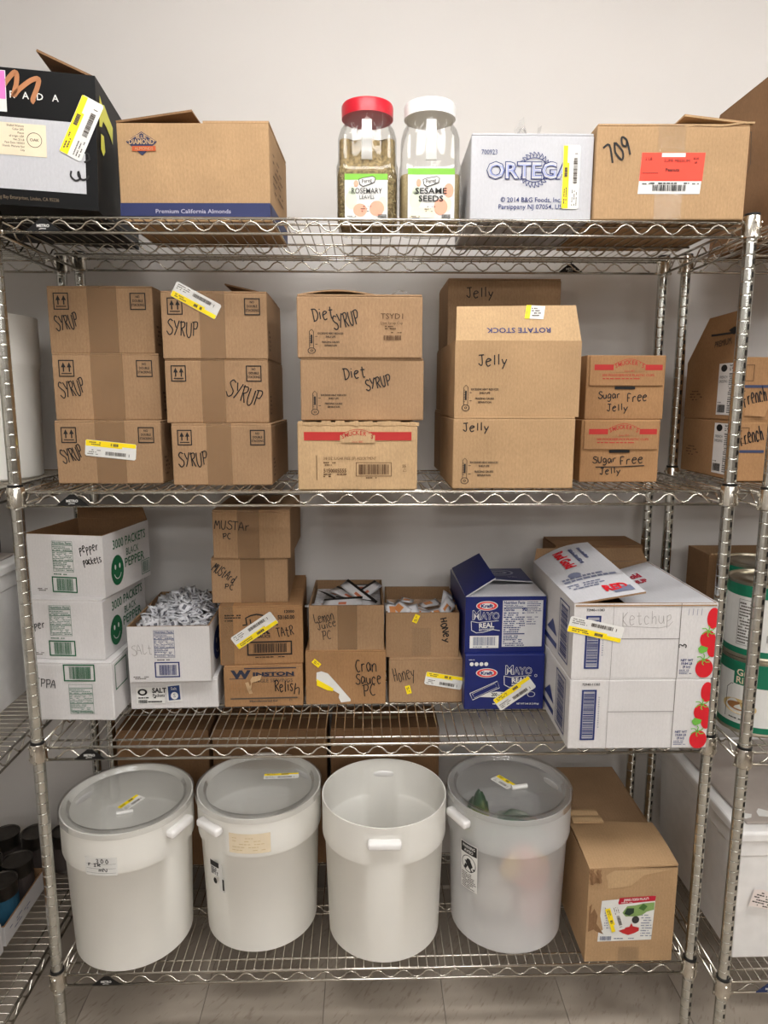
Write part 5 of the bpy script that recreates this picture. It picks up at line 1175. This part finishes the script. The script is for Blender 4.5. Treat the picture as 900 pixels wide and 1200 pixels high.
can('green can standing behind the front stack, upper one', 1.708, .245, Z+.1765, R(-110), False)
B = carton('cardboard_box', 'open brown box with a perforated edge behind the cans', 1.632, .335, Z, .42, .12, .345, 0, CBD, None, 'open')
q = MB()
for k in range(40):
    x = -.205+k*.0104; q.box((x, -.0605, .345), (x+.006, -.056, .348))
o = q.build('perforated_edge', CBL, B.o); o['kind'] = 'stuff'
Z = S[3]+.0006
def tub(name, label, x, y, z, w_, d_, h_, group, lidm, rz=0):
    c, s_ = math.cos(R(rz)), math.sin(R(rz)); e = thing(name, label, 'tub', (x+c*w_/2-s_*d_/2, y+s_*w_/2+c*d_/2, z), rz, group)
    q = MB(); t = .012; lv = []
    for zz, ins in ((0, t), (h_-.07, .003), (h_-.065, 0), (h_-.02, 0), (h_-.02, .006), (h_-.07, .009), (.006, t+.006)):
        lv.append([(-w_/2+ins, -d_/2+ins, zz), (w_/2-ins, -d_/2+ins, zz), (w_/2-ins, d_/2-ins, zz), (-w_/2+ins, d_/2-ins, zz)])
    vs = [p for l in lv for p in l]; n = len(lv)
    q.add(vs, [(i*4+k, i*4+(k+1) % 4, (i+1)*4+(k+1) % 4, (i+1)*4+k) for i in range(n-1) for k in range(4)]+[(3, 2, 1, 0), tuple((n-1)*4+k for k in range(4))]); q.build('tub_body', TUBW, e, bevel=.006)
    q = MB(); a, b = w_/2+.006, d_/2+.006; q.box((-a, -b, h_-.03), (a, b, h_-.004)); q.build('lid_rim', TUBW, e, bevel=.006)
    q = MB(); q.box((-a+.03, -b+.03, h_-.004), (a-.03, b-.03, h_+.004)); lp = q.build('lid_panel', lidm, e, bevel=.004)
    return e, Face((-w_/2, -d_/2, 0), (1, 0, 0), (0, 0, 1), w_, h_), Face((-a, -b, h_+.004), (1, 0, 0), (0, 1, 0), 2*a, 2*b)
e, f, ft = tub('storage_tub', 'large white lidded tub on the bottom of the right shelving', 1.583, -.006, Z, .40, .44, .345, None, TUBG)
d = Dec(f, 3, (.065, .165, R(-16))); d.poly([(-.028, -.022), (.03, -.02), (.032, .018), (-.01, .026), (-.03, .02)]); o = d.build('price_label', mat('pink_paper', (238, 226, 220), .5), e)
d = Dec(f, 4, (.065, .165, R(-16))); d.fine(-.024, -.018, .028, .02, 6, 5, .6, .5); d.build('label_print', INKG, o)
d = Dec(ft, 2); d.poly([(.08, .09), (.12, .10), (.14, .13), (.10, .14), (.07, .16)]); d.build('label_scrap', PAPER, e)
d = Dec(ft, 2); d.poly([(.17, .11), (.24, .10), (.26, .15), (.21, .18), (.18, .15)]); d.build('label_scrap', PAPER, e)

# ------------------------------------------------------------------ left unit
Z = S[1]+.0006
for k, (x, y, r_, h_, lb) in enumerate(((-.211, .255, .152, .375, 'tall white round bin on the left shelving beside the syrup boxes'), (-.27, -.10, .150, .33, 'white round bin at the very left edge of the left shelving'))):
    e = thing('round_bin', lb, 'bin', (x, y, Z), 0, 'round bins on the left shelving'); bin_body(h_, r_-.012, r_-.004, r_, h_*.70, (), BINW, e)
    if k == 0:
        crumple('plastic_bag', 'crumpled clear plastic bag on top of the tall white bin', (x+.02, y-.02, Z+h_-.005), (.085, .075, .028), ((196, 188, 178), (170, 160, 150)), 22)['group'] = 'bag on the white bin'
Z = S[2]+.0006
e, f, ft = tub('storage_tub', 'white lidded tub on the left shelving beside the pepper boxes', -.458, -.02, Z, .305, .36, .36, None, TUBG)
B = carton('cardboard_box', 'grey flat box with a yellow sticker on the left tub', -.42, .06, Z+.3645, .23, .24, .06, 4, mat('grey_board', (122, 114, 106), .7), None, 'x')
d = dec(B, 'right', 1); d.rect(.05, .1, .3, .9); d.build('yellow_sticker', YEL, B.o)
Z = S[3]+.0006
def tin(x, y, z, lb, c_):
    e = thing('tin_can', lb, 'can', (x, y, z), 0, 'dark lidded cans on the left shelving'); q = MB(); q.lathe([(.001, .002), (.038, .0), (.0385, .004), (.037, .006), (.037, .106), (.0385, .108), (.0385, .112), (.035, .112), (.034, .109), (.001, .109)], 28)
    q.build('can_body', steel('dark_tin', (92, 88, 84), .45) if 'dark_tin' not in MATS else MATS['dark_tin'], e, smooth='auto')
    f = Cyl(.037, 0); d = Dec(f, 0, (0, 0, 0)); n = 28
    for k in range(n): u0, u1 = 2*PI*k/n*.037, 2*PI*(k+1)/n*.037; d.poly([(u0, .01), (u1, .01), (u1, .075), (u0, .075)])
    d.build('paper_label', c_, e)
def tray(x, y, z, w_, d_, h_, lb, rz=0):
    B = carton('cardboard_tray', lb, x, y, z, w_, d_, h_, rz, WHT, 'cardboard trays on the left shelving', 'open', cat='tray', inner=CBD)
    d = dec(B, 'right'); d.fine(.1, .25, .8, .7, 3, 3, .5, .4); d.build('printed_marks', GREYINK, B.o); return B
tray(-.333, .085, Z, .172, .215, .052, 'low white cardboard tray of cans on the bottom of the left shelving')
TL = mat('tin_blue', (40, 84, 108), .5); TD = mat('tin_dark_label', (70, 62, 60), .5)
for k, (i, j) in enumerate(((0, 0), (0, 1), (1, 0), (1, 1))):
    tin(-.287+.080*i, .139+.0815*j+.03, Z+.0045, ['dark can at the front left of the low tray', 'dark can at the back left of the low tray', 'dark can with blue label at the front right of the low tray', 'dark can at the back right of the low tray'][k], TL if k == 2 else TD)
for k in range(3):
    tin(-.30+.083*k, .372+.004*k, Z, ['dark can behind the low tray, left one', 'dark can behind the low tray, middle one', 'dark can behind the low tray, right one'][k], TD)
tray(-.36, -.20, Z, .20, .27, .075, 'empty white cardboard tray nearest the camera on the left shelving')
